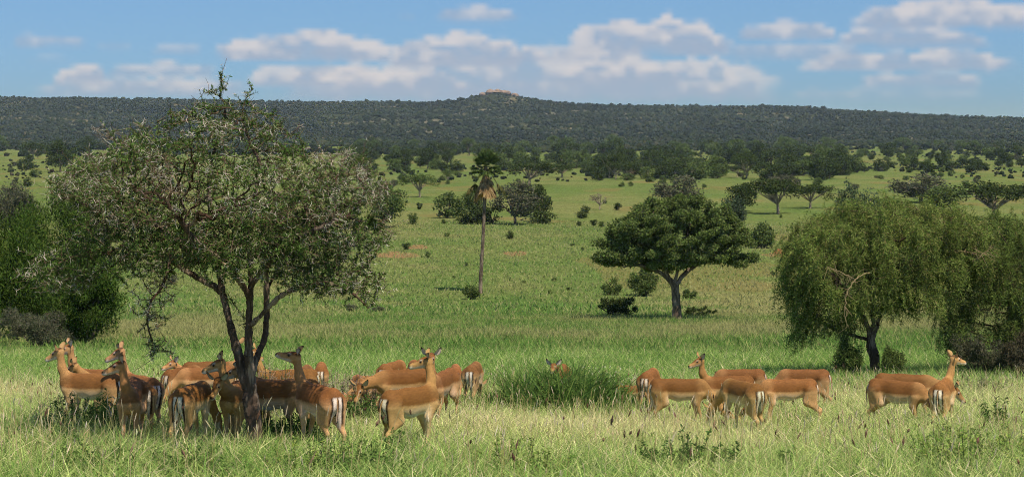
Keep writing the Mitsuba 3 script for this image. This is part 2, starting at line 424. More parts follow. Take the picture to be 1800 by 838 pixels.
    br = segments(N[pa[th]], N[idx[th]], np.minimum(r[pa[th]], r[idx[th]] * 1.3), r[idx[th]], 5)
    cb = tints(rng, th.sum(), [(.055, .038, .027), (.11, .082, .060), (.22, .18, .14)], [.62, .30, .08], .2)
    part(key, 'branches', br, 'mat_twig', False, np.repeat(cb, 10, 0), kind='stuff')
    th = ~thick & (r[idx] <= .009)
    a, b2 = N[pa[th]], N[idx[th]]
    # twigs with side shoots
    tw = [segments(a, b2, r[idx[th]] * 1.05, r[idx[th]] * .9, 3)]
    ct = [np.repeat(tints(rng, th.sum(), [(.062, .044, .030), (.15, .115, .078), (.28, .235, .17)], [.56, .36, .08], .2), 6, 0)]
    n = len(a)
    rep = rng.choice(n, int(n * 1.0))
    t = rng.random((len(rep), 1))
    sa = a[rep] * (1 - t) + b2[rep] * t
    sd = unit(unit(b2 - a)[rep] * .6 + rng.normal(0, .75, (len(rep), 3)) + [0, 0, .1])
    sl = rng.uniform(.05, .22, (len(rep), 1))
    sb = sa + sd * sl
    tw.append(segments(sa, sb, np.full(len(rep), .0042), np.full(len(rep), .0022), 3))
    ct.append(np.repeat(tints(rng, len(rep), [(.064, .047, .032), (.16, .125, .085), (.30, .255, .19)], [.56, .36, .08], .2), 6, 0))
    tv, tf, _ = merge(tw)
    part(key, 'twigs', (tv, tf), 'mat_twig', False, np.vstack(ct), kind='stuff')
    # leaf sprays along the shoots; how leafy a bough is varies over the crown
    def green(p):
        num, den = 0, 1e-6
        for c, rr, g in G:
            w = np.exp(-2.2 * (((p - c) / rr) ** 2).sum(-1)); num = num + w * g; den = den + w
        return num / den
    nl = 165000
    src = rng.choice(len(sa) + n, nl)
    A2, B2 = np.vstack([sa, a]), np.vstack([sb, b2])
    # straggling bare shoots beyond the crown
    ends = N[idx[th]][kids[idx[th]] == 0]
    o = ends[rng.choice(len(ends), 420)]
    od = unit(unit(o - P(400, 350)) + rng.normal(0, .35, o.shape) + [0, 0, .15])
    om = o + od * rng.uniform(.08, .2, (len(o), 1)); oe = om + unit(od + rng.normal(0, .3, o.shape)) * rng.uniform(.05, .2, (len(o), 1))
    k3 = len(o)
    sv, sf, _ = merge([segments(o, om, np.full(k3, .004), np.full(k3, .003), 3), segments(om, oe, np.full(k3, .003), np.full(k3, .0018), 3)])
    part(key, 'bare_shoots', (sv, sf), 'mat_twig', False, np.repeat(tints(rng, 2 * k3, [(.07, .05, .036), (.17, .13, .10)], None, .2), 6, 0), kind='stuff')
    A2, B2 = np.vstack([A2, o, om]), np.vstack([B2, om, oe])
    p = A2[src] + (B2 - A2)[src] * rng.random((nl, 1))
    patchy = meshkit.fbm(p * 2.1, 3, 21)
    keep = rng.random(nl) < np.clip((.12 + green(p) * 1.0) * smooth(.25, .62, patchy + .18 * (green(p) - .4)) * 1.8, 0, 1)
    p = p[keep]
    d = unit(rng.normal(size=(len(p), 3)) + [0, 0, .35])
    col = tints(rng, len(p), [(.080, .150, .036), (.115, .20, .048), (.055, .095, .028), (.16, .235, .078)], [.4, .3, .2, .1], .2)
    lv = leaves(p, d, rng.uniform(.022, .05, len(p)), rng.uniform(.008, .017, len(p)), rng, col)
    part(key, 'foliage', lv[:2], 'mat_leaf', False, lv[2], kind='stuff')
    # long white thorns in pairs, thickest on the outer shoots
    nt = 21000
    src = rng.choice(len(A2), nt)
    p = A2[src] + (B2 - A2)[src] * rng.random((nt, 1))
    ex = (p[:, 0] - P(400, 330)[0]) / m; ez = (P(400, 330)[2] - p[:, 2]) / m
    edge = np.maximum(smooth(130, 230, np.abs(ex)), smooth(70, 150, ez))
    keep = rng.random(nt) < .7 * smooth(.42, .66, meshkit.fbm(p * 2.3 + 50, 3, 3) + .13 * edge) + .03
    p, src = p[keep], src[keep]
    dd = unit(B2 - A2)[src]
    s = unit(np.cross(dd, rng.normal(size=dd.shape)))
    L = rng.uniform(.03, .075, (len(p), 1))
    e = p + unit(s + .45 * dd) * L; e2 = p + unit(-s + .45 * dd) * L
    a3, b3 = np.vstack([p, p]), np.vstack([e, e2])
    tv = segments(a3, b3, np.full(len(a3), .0027), np.full(len(a3), .0008), 3)
    part(key, 'thorns', tv, 'mat_plain', False, np.repeat(tints(rng, len(a3), [(.70, .68, .62), (.50, .48, .42), (.26, .23, .19)], [.5, .33, .17], .12), 6, 0), kind='stuff')
    tag(key, 'open thorn tree with white thorns standing over the shaded herd', 'tree')
thorn_tree()

# ------------------------------------------------------------------ broad crowned trees in the middle distance
def crown_tree(key, base, tops, blobs, rng, S, cap, leaf, cols, wts, nleaf, bark, infl=2.6, kill=.8, tip=.02, clump=.55, limbs=(), down=0., palebr=None, spray=.9, minthick=.05):
    """blobs: (centre, radii, count) filled with attraction points; leaves sit in clumps round the shoots"""
    nodes, par = [], []
    t0 = dense([base] + list(tops), S)
    chain(nodes, par, t0)
    for l in limbs:
        frm = int(np.argmin(np.linalg.norm(np.array(nodes) - l[0], axis=1)))
        chain(nodes, par, dense([nodes[frm]] + list(l), S)[1:], frm)
    A = np.vstack([blob_points(rng, n, c, r, sh) for c, r, n, sh in blobs])
    N, par = colonize(nodes, par, A, S, infl, kill, rng, 160, .22)
    r, kids = pipe(par, tip, 2.2, cap)
    hh = N[:, 2] - N[0, 2]
    r = r * (1 + .5 * np.exp(-hh / (cap * 1.6)) * (np.arange(len(N)) < len(t0)))
    i = np.arange(1, len(N)); pa = par[1:]
    th = r[i] > minthick
    v, f = segments(N[pa[th]], N[i[th]], np.minimum(r[pa[th]], r[i[th]] * 1.5), r[i[th]], 8)
    m = trimesh.Trimesh(v, f, process=False).subdivide()
    part(key, 'trunk', (bumpy(m.vertices, cap * .35, 1.1 / cap, 3), m.faces), bark, True)
    if palebr is not None and (~th).any():
        b = segments(N[pa[~th]], N[i[~th]], r[i[~th]] * 1.1, r[i[~th]], 4)
        part(key, 'branches', b, 'mat_twig', False, np.repeat(tints(rng, (~th).sum(), palebr, None, .15), 8, 0), kind='stuff')
    tips = N[(kids == 0) | (r < tip * 1.9)]
    tips = tips[tips[:, 2] > base[2] + .15 * (N[:, 2].max() - base[2])]
    n = nleaf
    c = tips[rng.choice(len(tips), n)]
    off = unit(rng.normal(size=(n, 3))) * (rng.random((n, 1)) ** .5) * clump * np.array([1, 1, .62])
    p = c + off
    d = unit(off * .8 / clump + rng.normal(0, spray, (n, 3)) + [0, 0, .25 - down])
    # a bough's own tone
    tone = np.exp(.30 * (meshkit.noise(c * (1.0 / max(clump * 2.2, .3)), 5) - .5))[:, None]
    col = tints(rng, n, cols, wts, .16) * tone
    lv = leaves(p, d, leaf[0] * rng.uniform(.7, 1.3, n), leaf[1] * rng.uniform(.7, 1.3, n), rng, col, .2)
    part(key, 'foliage', lv[:2], 'mat_leaf', False, lv[2], kind='stuff')
    return N, par, r, kids

def umbrella_tree():
    rng = R(5)
    key = numbered('umbrella_tree')
    b = on_ground(1190, 560); D = b[1]; m = D / F
    P = lambda x, y, o=0: pix(x, y, D) + [0, o, 0]
    b[2] -= .15
    blobs = []
    for x, y, rx, ry, oy, rz, n in [(1185, 408, 125, 46, 0, 3.4, 420), (1190, 372, 85, 28, 0, 2.4, 150), (1180, 452, 125, 20, 0, 2.6, 170), (1120, 408, 60, 30, .5, 2.0, 110), (1260, 408, 60, 30, .5, 2.0, 110), (1100, 430, 62, 32, 0, 1.8, 150), (1275, 430, 58, 34, 0, 1.8, 150), (1060, 455, 26, 18, 0, .8, 36),
                                    (1250, 375, 50, 30, 0, 1.6, 90), (1180, 440, 90, 26, -1.6, 1.2, 140), (1300, 462, 30, 12, -.3, .8, 36), (1140, 395, 60, 35, -1.5, 1.3, 120), (1090, 470, 20, 10, 0, .6, 14), (1215, 352, 36, 14, 0, 1, 40)]:
        blobs.append((P(x, y, oy), (rx * m, rz, ry * m), n, .45))
    crown_tree(key, b, [P(1188, 520), P(1186, 497)], blobs, rng, .32, .40, (.20, .105), [(.11, .165, .046), (.14, .20, .062), (.17, .215, .09), (.08, .12, .036)], [.4, .3, .12, .18], 66000, 'mat_bark_brown',
               2.2, .6, .028, .42, limbs=[(P(1186, 500), P(1165, 482), P(1140, 470, -.5), P(1110, 462, -.8)), (P(1186, 500), P(1205, 480, .3), P(1232, 462, .6), P(1262, 450, .5)), (P(1186, 498), P(1192, 470), P(1200, 430, .3)), (P(1175, 488), P(1160, 440, -.8), P(1150, 410, -1.0))],
               palebr=[(.20, .18, .15), (.34, .31, .27), (.10, .085, .07)])
    tag(key, 'broad dark green tree with a single bare trunk standing alone over its own shadow', 'tree')
umbrella_tree()

def weeping_tree(label, seed, base_px, crown, trunk_pts, nstr, cols, limbs=(), dead=(), hang=(.25, .85)):
    rng = R(seed)
    key = numbered('weeping_tree')
    b = on_ground(*base_px); D = b[1]; m = D / F
    P = lambda x, y, o=0: pix(x, y, D) + [0, o, 0]
    b[2] -= .1
    nodes, par = [], []
    chain(nodes, par, dense([b] + [P(*q) for q in trunk_pts], .2))
    for l in limbs:
        q = [P(*a) for a in l]
        frm = int(np.argmin(np.linalg.norm(np.array(nodes) - q[0], axis=1)))
        chain(nodes, par, dense([nodes[frm]] + q[1:], .2)[1:], frm)
    A = np.vstack([blob_points(rng, n, P(x, y, oy), (rx * m, rz, ry * m), .5) for x, y, rx, ry, oy, rz, n in crown])
    N, par = colonize(nodes, par, A, .2, 1.6, .38, rng, 160, .28)
    r, kids = pipe(par, .0125, 2.12, .27)
    i = np.arange(1, len(N)); pa = par[1:]
    th = r[i] > .035
    v, f = segments(N[pa[th]], N[i[th]], np.minimum(r[pa[th]], r[i[th]] * 1.4), r[i[th]], 8)
    mm = trimesh.Trimesh(v, f, process=False).subdivide()
    part(key, 'trunk', (bumpy(bumpy(mm.vertices, .09, 4., 3), .03, np.array([16., 16, 4]), 5), mm.faces), 'mat_bark_dark', True)
    br = segments(N[pa[~th]], N[i[~th]], r[i[~th]] * 1.1, r[i[~th]], 4)
    part(key, 'branches', br, 'mat_twig', False, np.repeat(tints(rng, (~th).sum(), [(.10, .085, .05), (.20, .17, .10), (.07, .055, .04)], None, .15), 8, 0), kind='stuff')
    tips = N[(kids == 0) | (r < .02)]
    # hanging strands of narrow leaves
    s0 = tips[rng.choice(len(tips), nstr)] + rng.normal(0, .16, (nstr, 3))
    out = unit(np.stack([s0[:, 0] - A[:, 0].mean(), s0[:, 1] - D, 0 * s0[:, 0]], -1) + rng.normal(0, .6, (nstr, 3)) * [1, 1, 0])
    L = rng.uniform(hang[0], hang[1], (nstr, 1))
    K = 13
    tt = np.linspace(0, 1, K)[None, :, None]
    lift = rng.uniform(.1, .45, (nstr, 1, 1))
    pts = s0[:, None] + L[:, None] * (out[:, None] * (.55 * tt - .25 * tt ** 2) + np.array([0, 0, 1.0]) * (lift * tt - (lift + .62) * tt ** 2)) + rng.normal(0, .02, (nstr, K, 3))
    zmin = ground_z(b[0], b[1]) + .25
    a, c = pts[:, :-1].reshape(-1, 3), pts[:, 1:].reshape(-1, 3)
    ok = c[:, 2] > zmin
    wood = rng.random(nstr) < .25
    okw = ok & np.repeat(wood, K - 1)
    tw = segments(a[okw], c[okw], np.full(okw.sum(), .006), np.full(okw.sum(), .005), 3)
    part(key, 'twigs', tw, 'mat_twig', False, np.repeat(tints(rng, okw.sum(), [(.13, .13, .05), (.22, .19, .10)], None, .15), 6, 0), kind='stuff')
    P0 = np.repeat(a[ok], 3, 0) + rng.random((ok.sum() * 3, 1)) * np.repeat((c - a)[ok], 3, 0)
    d0 = np.repeat(unit(c - a)[ok], 3, 0)
    d = unit(d0 * .55 + rng.normal(0, .55, P0.shape) + [0, 0, -.12])
    tone = np.repeat(np.repeat(np.exp(.5 * (meshkit.noise(s0 * 1.1, 6) - .5)), K - 1)[ok], 3)[:, None]
    col = tints(rng, len(P0), cols, None, .17) * tone
    lv = leaves(P0, d, rng.uniform(.07, .15, len(P0)), rng.uniform(.012, .023, len(P0)), rng, col, .1)
    part(key, 'foliage', lv[:2], 'mat_leaf', False, lv[2], kind='stuff')
    for pts in dead:       # pale leafless boughs that stick out of the crown
        q = dense([P(*a) for a in pts], .08)
        q = q + rng.normal(0, .015, q.shape)
        v, f = tube(q, np.linspace(.020, .006, len(q)), 6)
        tw = [(v, f)]
        k = rng.integers(len(q) // 4, len(q), 16)
        e = q[k] + unit(rng.normal(size=(16, 3)) * [1, .6, 1] + [0, 0, -.5]) * rng.uniform(.15, .45, (16, 1))
        tw.append(segments(q[k], e, np.full(16, .007), np.full(16, .003), 4))
        v, f, _ = merge(tw)
        part(key, 'dead_bough', (v, f), 'mat_plain', False, np.repeat([[.27, .22, .13]], len(v), 0))
    tag(key, label, 'tree')
    return D
GW = [(.140, .205, .050), (.180, .245, .066), (.10, .155, .036), (.23, .275, .09)]
weeping_tree('weeping tree with drooping olive green strands and a dark crooked trunk in the open', 21, (1537, 660), [(1540, 430, 150, 80, 0, 2.1, 620), (1425, 480, 52, 66, 0, 1.0, 150), (1600, 386, 95, 46, 0, 1.5, 240), (1500, 405, 70, 45, 0, 1.2, 130), (1680, 430, 70, 70, .3, 1.3, 200), (1410, 530, 30, 45, -.2, .6, 60), (1500, 500, 90, 40, -1.2, .7, 140), (1620, 500, 70, 40, -1.0, .7, 110) , (1452, 560, 55, 28, .2, .6, 90), (1402, 495, 32, 75, .2, .8, 150), (1400, 585, 16, 20, 0, .4, 24)],
             [(1538, 630), (1530, 600), (1540, 570)], 4300, GW,
             [((1535, 600), (1520, 560), (1490, 520, -.3), (1450, 470, -.3)), ((1540, 570), (1560, 520, .3), (1600, 470, .4), (1650, 430, .4)), ((1540, 570), (1530, 500, .2), (1540, 430, 0)), ((1538, 600), (1500, 590, .4), (1460, 575, .4), (1430, 540, .3))],
             dead=[((1505, 470, -1.7), (1478, 480, -2.0), (1462, 505, -2.15), (1457, 535, -2.2), (1468, 562, -2.1)), ((1478, 480, -2.0), (1450, 466, -2.1), (1432, 458, -2.0)), ((1690, 452, -1.2), (1706, 436, -1.5), (1716, 424, -1.5))])
weeping_tree('second weeping tree half out of frame with strands hanging into grey undergrowth', 22, (1772, 655), [(1770, 460, 95, 90, 0, 1.7, 420), (1700, 480, 60, 80, -.5, 1.0, 240), (1700, 560, 60, 60, -.4, .9, 220), (1790, 590, 60, 40, -.4, .8, 120), (1830, 450, 80, 90, 0, 1.5, 260), (1760, 560, 60, 45, -.6, .8, 120)],
             [(1768, 620), (1775, 560), (1780, 500)], 2700, [(.12, .18, .046), (.155, .215, .062), (.09, .135, .035)], hang=(.25, .8))
# ------------------------------------------------------------------ impalas
def surface(field, origin, h):
    """surface nets: a closed mesh where field (nx, ny, nz) is negative"""
    s = field < 0
    nx, ny, nz = field.shape
    offs = [(i, j, k) for i in (0, 1) for j in (0, 1) for k in (0, 1)]
    cs = [s[i:nx - 1 + i, j:ny - 1 + j, k:nz - 1 + k] for i, j, k in offs]
    cnt = sum(c.astype(np.int8) for c in cs)
    act = (cnt > 0) & (cnt < 8)
    ids = np.full(act.shape, -1); ids[act] = np.arange(act.sum())
    I = np.argwhere(act)
    val = np.stack([field[I[:, 0] + i, I[:, 1] + j, I[:, 2] + k] for i, j, k in offs], 1)
    num, den = np.zeros((len(I), 3)), np.zeros((len(I), 1))
    for a in range(8):
        for b in range(a + 1, 8):
            da = np.array(offs[a]); db = np.array(offs[b])
            if np.abs(da - db).sum() != 1: continue
            va, vb = val[:, a], val[:, b]
            c = (va < 0) != (vb < 0)
            t = np.where(c, va / np.where(va == vb, 1, va - vb), 0)[:, None]
            num += np.where(c[:, None], da + (db - da) * t, 0); den += c[:, None]
    V = np.asarray(origin) + (I + num / den) * h
    quads = []
    for ax in range(3):
        sl0 = [slice(None)] * 3; sl1 = [slice(None)] * 3
        sl0[ax] = slice(0, -1); sl1[ax] = slice(1, None)
        e = s[tuple(sl0)] != s[tuple(sl1)]
        E = np.argwhere(e)
        o = [k for k in range(3) if k != ax]
        E = E[(E[:, o[0]] > 0) & (E[:, o[1]] > 0) & (E[:, o[0]] < act.shape[o[0]]) & (E[:, o[1]] < act.shape[o[1]])]
        inside = s[E[:, 0], E[:, 1], E[:, 2]]
        q = []
        for da, db in ((-1, -1), (0, -1), (0, 0), (-1, 0)):
            c = E.copy(); c[:, o[0]] += da; c[:, o[1]] += db
            q.append(ids[c[:, 0], c[:, 1], c[:, 2]])
        q = np.stack(q, 1)
        flip = inside if ax != 1 else ~inside
        q[~flip] = q[~flip][:, ::-1]
        quads.append(q)
    q = np.vstack(quads)
    return V, np.concatenate([q[:, [0, 1, 2]], q[:, [0, 2, 3]]])

def cone_d(p, a, b, ra, rb, sy=1.0):
    a, b = np.asarray(a, float), np.asarray(b, float)
    s = np.array([1, sy, 1])
    q, a2, b2 = p * s, a * s, b * s
    ab = b2 - a2
    t = np.clip(((q - a2) @ ab) / max(ab @ ab, 1e-9), 0, 1)
    return (np.linalg.norm(q - a2 - t[..., None] * ab, axis=-1) - (ra + (rb - ra) * t)) / (1 + .35 * (sy - 1))

def smin(a, b, k):
    h = np.clip(.5 + .5 * (b - a) / k, 0, 1)
    return b * (1 - h) + a * h - k * h * (1 - h)

RED, FAWN, PALE, WHITE, BLACK = np.array([.185, .082, .026]), np.array([.49, .305, .145]), np.array([.64, .49, .34]), np.array([.66, .60, .52]), np.array([.018, .013, .010])

def impala_meshes(neck='up', yaw=0.0, pitch=-.25, head_yaw=0.0, seed=0, stride=(0, 0, 0, 0), h=.0155, tone=1.0, belly=1.0, ears=(.9, .9), lean=0.0):
    """body along +x, feet at z = 0. neck: up, half, graze; yaw turns the neck, head_yaw turns the head further (radians)"""
    rng = R(seed)
    base = np.array([.36, 0, .69])
    if neck == 'up':
        mid, poll, nr = np.array([.465, 0, .885]), np.array([.505, 0, 1.11]), (.108, .060, .052)
    elif neck == 'half':
        mid, poll, nr = np.array([.55, 0, .80]), np.array([.70, 0, .93]), (.115, .072, .056)
    elif neck == 'low':
        mid, poll, nr = np.array([.60, 0, .66]), np.array([.78, 0, .62]), (.115, .075, .056)
    else:
        mid, poll, nr = np.array([.58, 0, .53]), np.array([.73, 0, .33]), (.115, .075, .056)
    def turn(v, a):
        c, s = math.cos(a), math.sin(a)
        return np.array([c * v[0] - s * v[1], s * v[0] + c * v[1], v[2]])
    mid = base + turn(mid - base, yaw * .6); poll = base + turn(poll - base, yaw)
    if neck in ('up', 'half'):
        poll = poll * .8 + .2 * np.array([mid[0], mid[1], poll[2]])
    hd = turn(np.array([math.cos(pitch), 0, math.sin(pitch)]), yaw + head_yaw)
    side = unit(np.cross([0, 0, 1.0], hd)); hup = np.cross(hd, side)
    skull = poll + hd * .02
    nose = skull + hd * .225 - hup * .015
    prims = []
    B = lambda a, b, ra, rb, k=.05, sy=1.0: prims.append((a, b, ra, rb, k, sy))
    B((.32, 0, .640), (-.03, 0, .64), .152, .163 * belly, .05, 1.30)
    B((-.03, 0, .64), (-.37, 0, .690), .160 * belly, .132, .06, 1.28)
    B((.27, 0, .735), (-.10, 0, .73), .085, .085, .06)
    B((-.10, 0, .73), (-.36, 0, .735), .085, .088, .06)
    B((-.40, 0, .71), (-.435, 0, .66), .120, .095, .05, 1.15)
    legs = {}
    for n, (s, hind, st) in enumerate([(1, 0, stride[0]), (-1, 0, stride[1]), (1, 1, stride[2]), (-1, 1, stride[3])]):
        if hind:
            hip, kn, hock, fet, toe = (-.37, s * .075, .66), (-.285 + st * .35, s * .095, .47), (-.475 + st * .7, s * .085, .315), (-.415 + st, s * .08, .085), (-.385 + st, s * .08, .022)
            B(hip, kn, .126, .068, .03, 1.1); B((-.42, s * .07, .62), (-.42 + st * .4, s * .085, .44), .085, .048, .04)
            B(kn, hock, .062, .030, .04); B(hock, fet, .0265, .0175, .015); B(fet, toe, .019, .024, .015)
            legs[n] = (hip, kn, hock, fet, toe)
        else:
            sh, el, kn, fet, toe = (.32, s * .075, .60), (.265 + st * .2, s * .085, .455), (.315 + st * .6, s * .075, .265), (.31 + st, s * .072, .085), (.335 + st, s * .072, .022)
            B(sh, el, .100, .056, .028, 1.1); B(el, kn, .050, .0265, .035); B(kn, fet, .0245, .0175, .015); B(fet, toe, .019, .024, .015)
            legs[n] = (sh, el, kn, fet, toe)
    nb = len(prims)
    B((.335, 0, .70), base, .108, nr[0], .06, 1.15); B(base, mid, nr[0], nr[1], .06, 1.12); B(mid, poll, nr[1], nr[2], .05, 1.05)
    nh = len(prims)
    B(skull - hd * .015, skull + hd * .055 - hup * .005, .064, .056, .03)
    B(skull + hd * .04 + hup * .008, nose, .052, .030, .02)
    B(skull + hd * .03 - hup * .035, nose - hup * .016 - hd * .012, .042, .022, .02)
    B(skull + hd * .205 - hup * .004, nose + hd * .006, .031, .029, .015)
    lo = np.minimum.reduce([np.minimum(np.asarray(a) - ra, np.asarray(b) - rb) for a, b, ra, rb, *_ in prims]) - .03
    hi = np.maximum.reduce([np.maximum(np.asarray(a) + ra, np.asarray(b) + rb) for a, b, ra, rb, *_ in prims]) + .03
    lo[2] = -.03
    n = np.ceil((hi - lo) / h).astype(int) + 1
    field = np.full(n, 1.0)
    ax = [lo[k] + h * np.arange(n[k]) for k in range(3)]
    for a, b, ra, rb, k, sy in prims:          # each one only where it matters
        m = max(ra, rb) + .09
        l2 = np.minimum(a, b) - m; h2 = np.maximum(a, b) + m
        sl = tuple(slice(max(0, int((l2[c] - lo[c]) / h)), min(n[c], int((h2[c] - lo[c]) / h) + 2)) for c in range(3))
        G = np.stack(np.meshgrid(*[ax[c][sl[c]] for c in range(3)], indexing='ij'), -1)
        field[sl] = smin(field[sl], cone_d(G, a, b, ra, rb, sy), k)
    V, Fc = surface(field, lo, h)
    # --- the coat: colours by place on the animal
    part_d = np.stack([cone_d(V, a, b, ra, rb, sy) for a, b, ra, rb, k, sy in prims], 1)
    torso = part_d[:, :5].min(1)
    head = part_d[:, nh:].min(1); nk = part_d[:, nb:nh].min(1)
    leg = part_d[:, 5:nb].min(1)
    x, y, z = V.T
    w = .012 * (meshkit.noise(V * 25, seed) - .5)
    C = np.repeat(FAWN[None], len(V), 0)
    mixc = lambda C, c, t: C * (1 - t[:, None]) + np.asarray(c) * t[:, None]
    line = .625 + .03 * np.clip(-x * 2, 0, 1) + .02 * smooth(.2, .4, x)
    saddle = smooth(-.015, .02, z - line + w)
    C = mixc(C, RED, saddle * (1 - smooth(-.05, .05, torso - nk) * (1 - smooth(1.05, .8, z) * .75)))
    ham = smooth(-.30, -.38, x) * smooth(.76, .60, z)
    C = mixc(C, FAWN * .92, ham * .8)
    C = mixc(C, PALE, smooth(.60, .50, z) * smooth(.30, .1, z) * .0 + smooth(.63, .55, z) * smooth(.30, .2, np.abs(x)) * .85)
    C = mixc(C, WHITE, smooth(.535, .505, z + w) * (torso < leg + .01) * smooth(.36, .28, np.abs(x + .02)))
    inner = smooth(.055, .03, np.abs(y)) * smooth(.55, .50, z) * (leg <= torso)
    C = mixc(C, WHITE, inner * .7)
    C = mixc(C, PALE, smooth(.36, .22, z) * .45)
    # neck and throat
    isn = (nk < torso) & (nk < head + .01)
    front = unit(np.where(((V - base) @ unit(poll - base))[:, None] > 0, V - base, 1e-3))
    C = mixc(C, FAWN * np.array([.80, .70, .58]), smooth(-.05, .05, torso - nk) * smooth(.72, .85, z if neck in ('up', 'half') else z * 0 + .8) * .8)
    # rump: white between two black bars, black line down the tail root
    back = smooth(-.40, -.43, x) * smooth(.34, .42, z) * smooth(.755, .73, z)
    ay = np.abs(y) + .3 * w
    C = mixc(C, WHITE, back * smooth(.064, .052, ay))
    C = mixc(C, BLACK, back * smooth(.014, .008, ay))
    C = mixc(C, BLACK, smooth(-.35, -.39, x) * smooth(.40, .45, z) * smooth(.755, .72, z) * smooth(.056, .064, ay) * smooth(.092, .082, ay))
    # black heel tufts above the hind hooves, dark hooves
    C = mixc(C, BLACK, smooth(.17, .14, z) * smooth(.07, .09, z) * (x < -.2) * smooth(-.35, -.43, x - stride[2] * (y > 0) - stride[3] * (y < 0)))
    C = mixc(C, BLACK, smooth(.05, .035, z))
    # head
    q = V - skull
    hx, hy, hz = q @ hd, q @ side, q @ hup
    ish = (head < nk) & (head < torso)
    C = mixc(C, FAWN * np.array([.92, .88, .80]), ish.astype(float))
    C = mixc(C, RED * 1.05, ish * smooth(.012, .038, hz) * smooth(.24, .2, hx))
    C = mixc(C, WHITE, ish * smooth(-.022, -.04, hz) * smooth(.02, .06, hx) * .9)
    C = mixc(C, WHITE, ish * np.exp(-((hx - .066) / .018) ** 2 - ((hz - .034) / .008) ** 2) * (np.abs(hy) > .03))
    C = mixc(C, BLACK * 2, ish * np.exp(-((hx - .078) / .022) ** 2 - ((hz - .012) / .012) ** 2) * (np.abs(hy) > .028))
    C = mixc(C, WHITE, ish * smooth(.185, .215, hx) * smooth(.0, -.02, hz))
    C = mixc(C, BLACK, ish * smooth(.226, .240, hx) * smooth(-.02, -.005, hz))
    C = mixc(C, BLACK * 2.5, ish * smooth(-.01, -.04, hx) * smooth(.02, .045, hz) * .7)
    hair = meshkit.fbm(V * np.array([28, 70, 60]), 3, seed + 3)
    C = C * (.70 + .60 * hair)[:, None] * tone
    out = {'body': (V, Fc, np.clip(C, 0, .9))}
    # --- ears: cupped leaf shapes, pale inside, dark rims and tips
    for e, s in enumerate((1, -1)):
        root = skull - hd * .03 + side * s * .05 + hup * .035
        dirn = unit(side * s * ears[e] + hup * (1.25 - ears[e] * .55) - hd * .35)
        face = unit(hd * .8 + side * s * .45); face = unit(face - dirn * (face @ dirn)); wid = np.cross(dirn, face)
        U, W = np.meshgrid(np.linspace(0, 1, 9), np.linspace(-1, 1, 7), indexing='ij')
        wv = .040 * np.sin(np.pi * np.clip(U, .02, .999) ** .8) ** .75 + .006 * (1 - U)
        cup = .030 * (W ** 2) * np.sin(np.pi * U ** .8)
        Pf = root + U[..., None] * .155 * dirn + (W * wv)[..., None] * wid + cup[..., None] * face
        tip = smooth(.72, .84, U); rim = smooth(.72, .95, np.abs(W))
        cf = np.repeat(np.repeat(WHITE[None, None] * .85, 9, 0), 7, 1)
        cf = cf * (1 - (np.maximum(tip, rim * .6))[..., None]) + BLACK * np.maximum(tip, rim * .6)[..., None]
        cb = (FAWN * .8)[None, None] * (1 - tip[..., None]) + BLACK * tip[..., None]
        Pb = Pf - .005 * face
        i, j = np.meshgrid(np.arange(8), np.arange(6), indexing='ij'); a0 = (i * 7 + j).ravel()
        qd = np.stack([a0, a0 + 7, a0 + 8, a0 + 1], 1)
        V2 = np.vstack([Pf.reshape(-1, 3), Pb.reshape(-1, 3)])
        F2 = np.vstack([qd, qd[:, ::-1] + 63])
        out['ear' + str(e)] = (V2, F2, np.vstack([cf.reshape(-1, 3), np.broadcast_to(cb, (9, 7, 3)).reshape(-1, 3)]) * tone)
    # --- eyes
    for e, s in enumerate((1, -1)):
        ic = trimesh.creation.icosphere(2, .017)
        out['eye' + str(e)] = (ic.vertices * [1, 1, .9] + skull + hd * .076 + side * s * .043 + hup * .014, ic.faces, None)
    # --- tail: white with a black line, a little tuft
    sw = rng.uniform(-.03, .03)
    tp = np.array([[-.48, 0, .74], [-.533, sw * .3, .69], [-.548, sw * .7, .61], [-.545, sw, .52], [-.535, sw * 1.2, .45]])
    tp = PchipInterpolator(np.linspace(0, 1, 5), tp)(np.linspace(0, 1, 13))
    tv, tf = tube(tp, np.interp(np.linspace(0, 1, 13), [0, .3, .7, .9, 1], [.020, .012, .013, .011, .004]), 14)
    tc = np.where((np.abs(tv[:, 1] - np.interp(tv[:, 2], tp[::-1, 2], tp[::-1, 1])) < .0058)[:, None] & (tv[:, :1] < -.50), BLACK, np.where(tv[:, 2:] > .60, FAWN * .75, PALE * .95)) * tone
    out['tail'] = (tv, tf, tc)
    return out

def fur(p, n, uv):
    return .0016 * mikit.fbm(p.x * 130, p.y * 130, p.z * 60, 2)
scene['mat_fur'] = {'type': 'principled', 'base_color': dict(VC), 'roughness': .7, 'specular': .15}
scene['mat_ear'] = {'type': 'twosided', 'b': {'type': 'diffuse', 'reflectance': dict(VC)}}
scene['mat_eye'] = {'type': 'principled', 'base_color': {'type': 'rgb', 'value': [.012, .008, .006]}, 'roughness': .12, 'specular': .6}

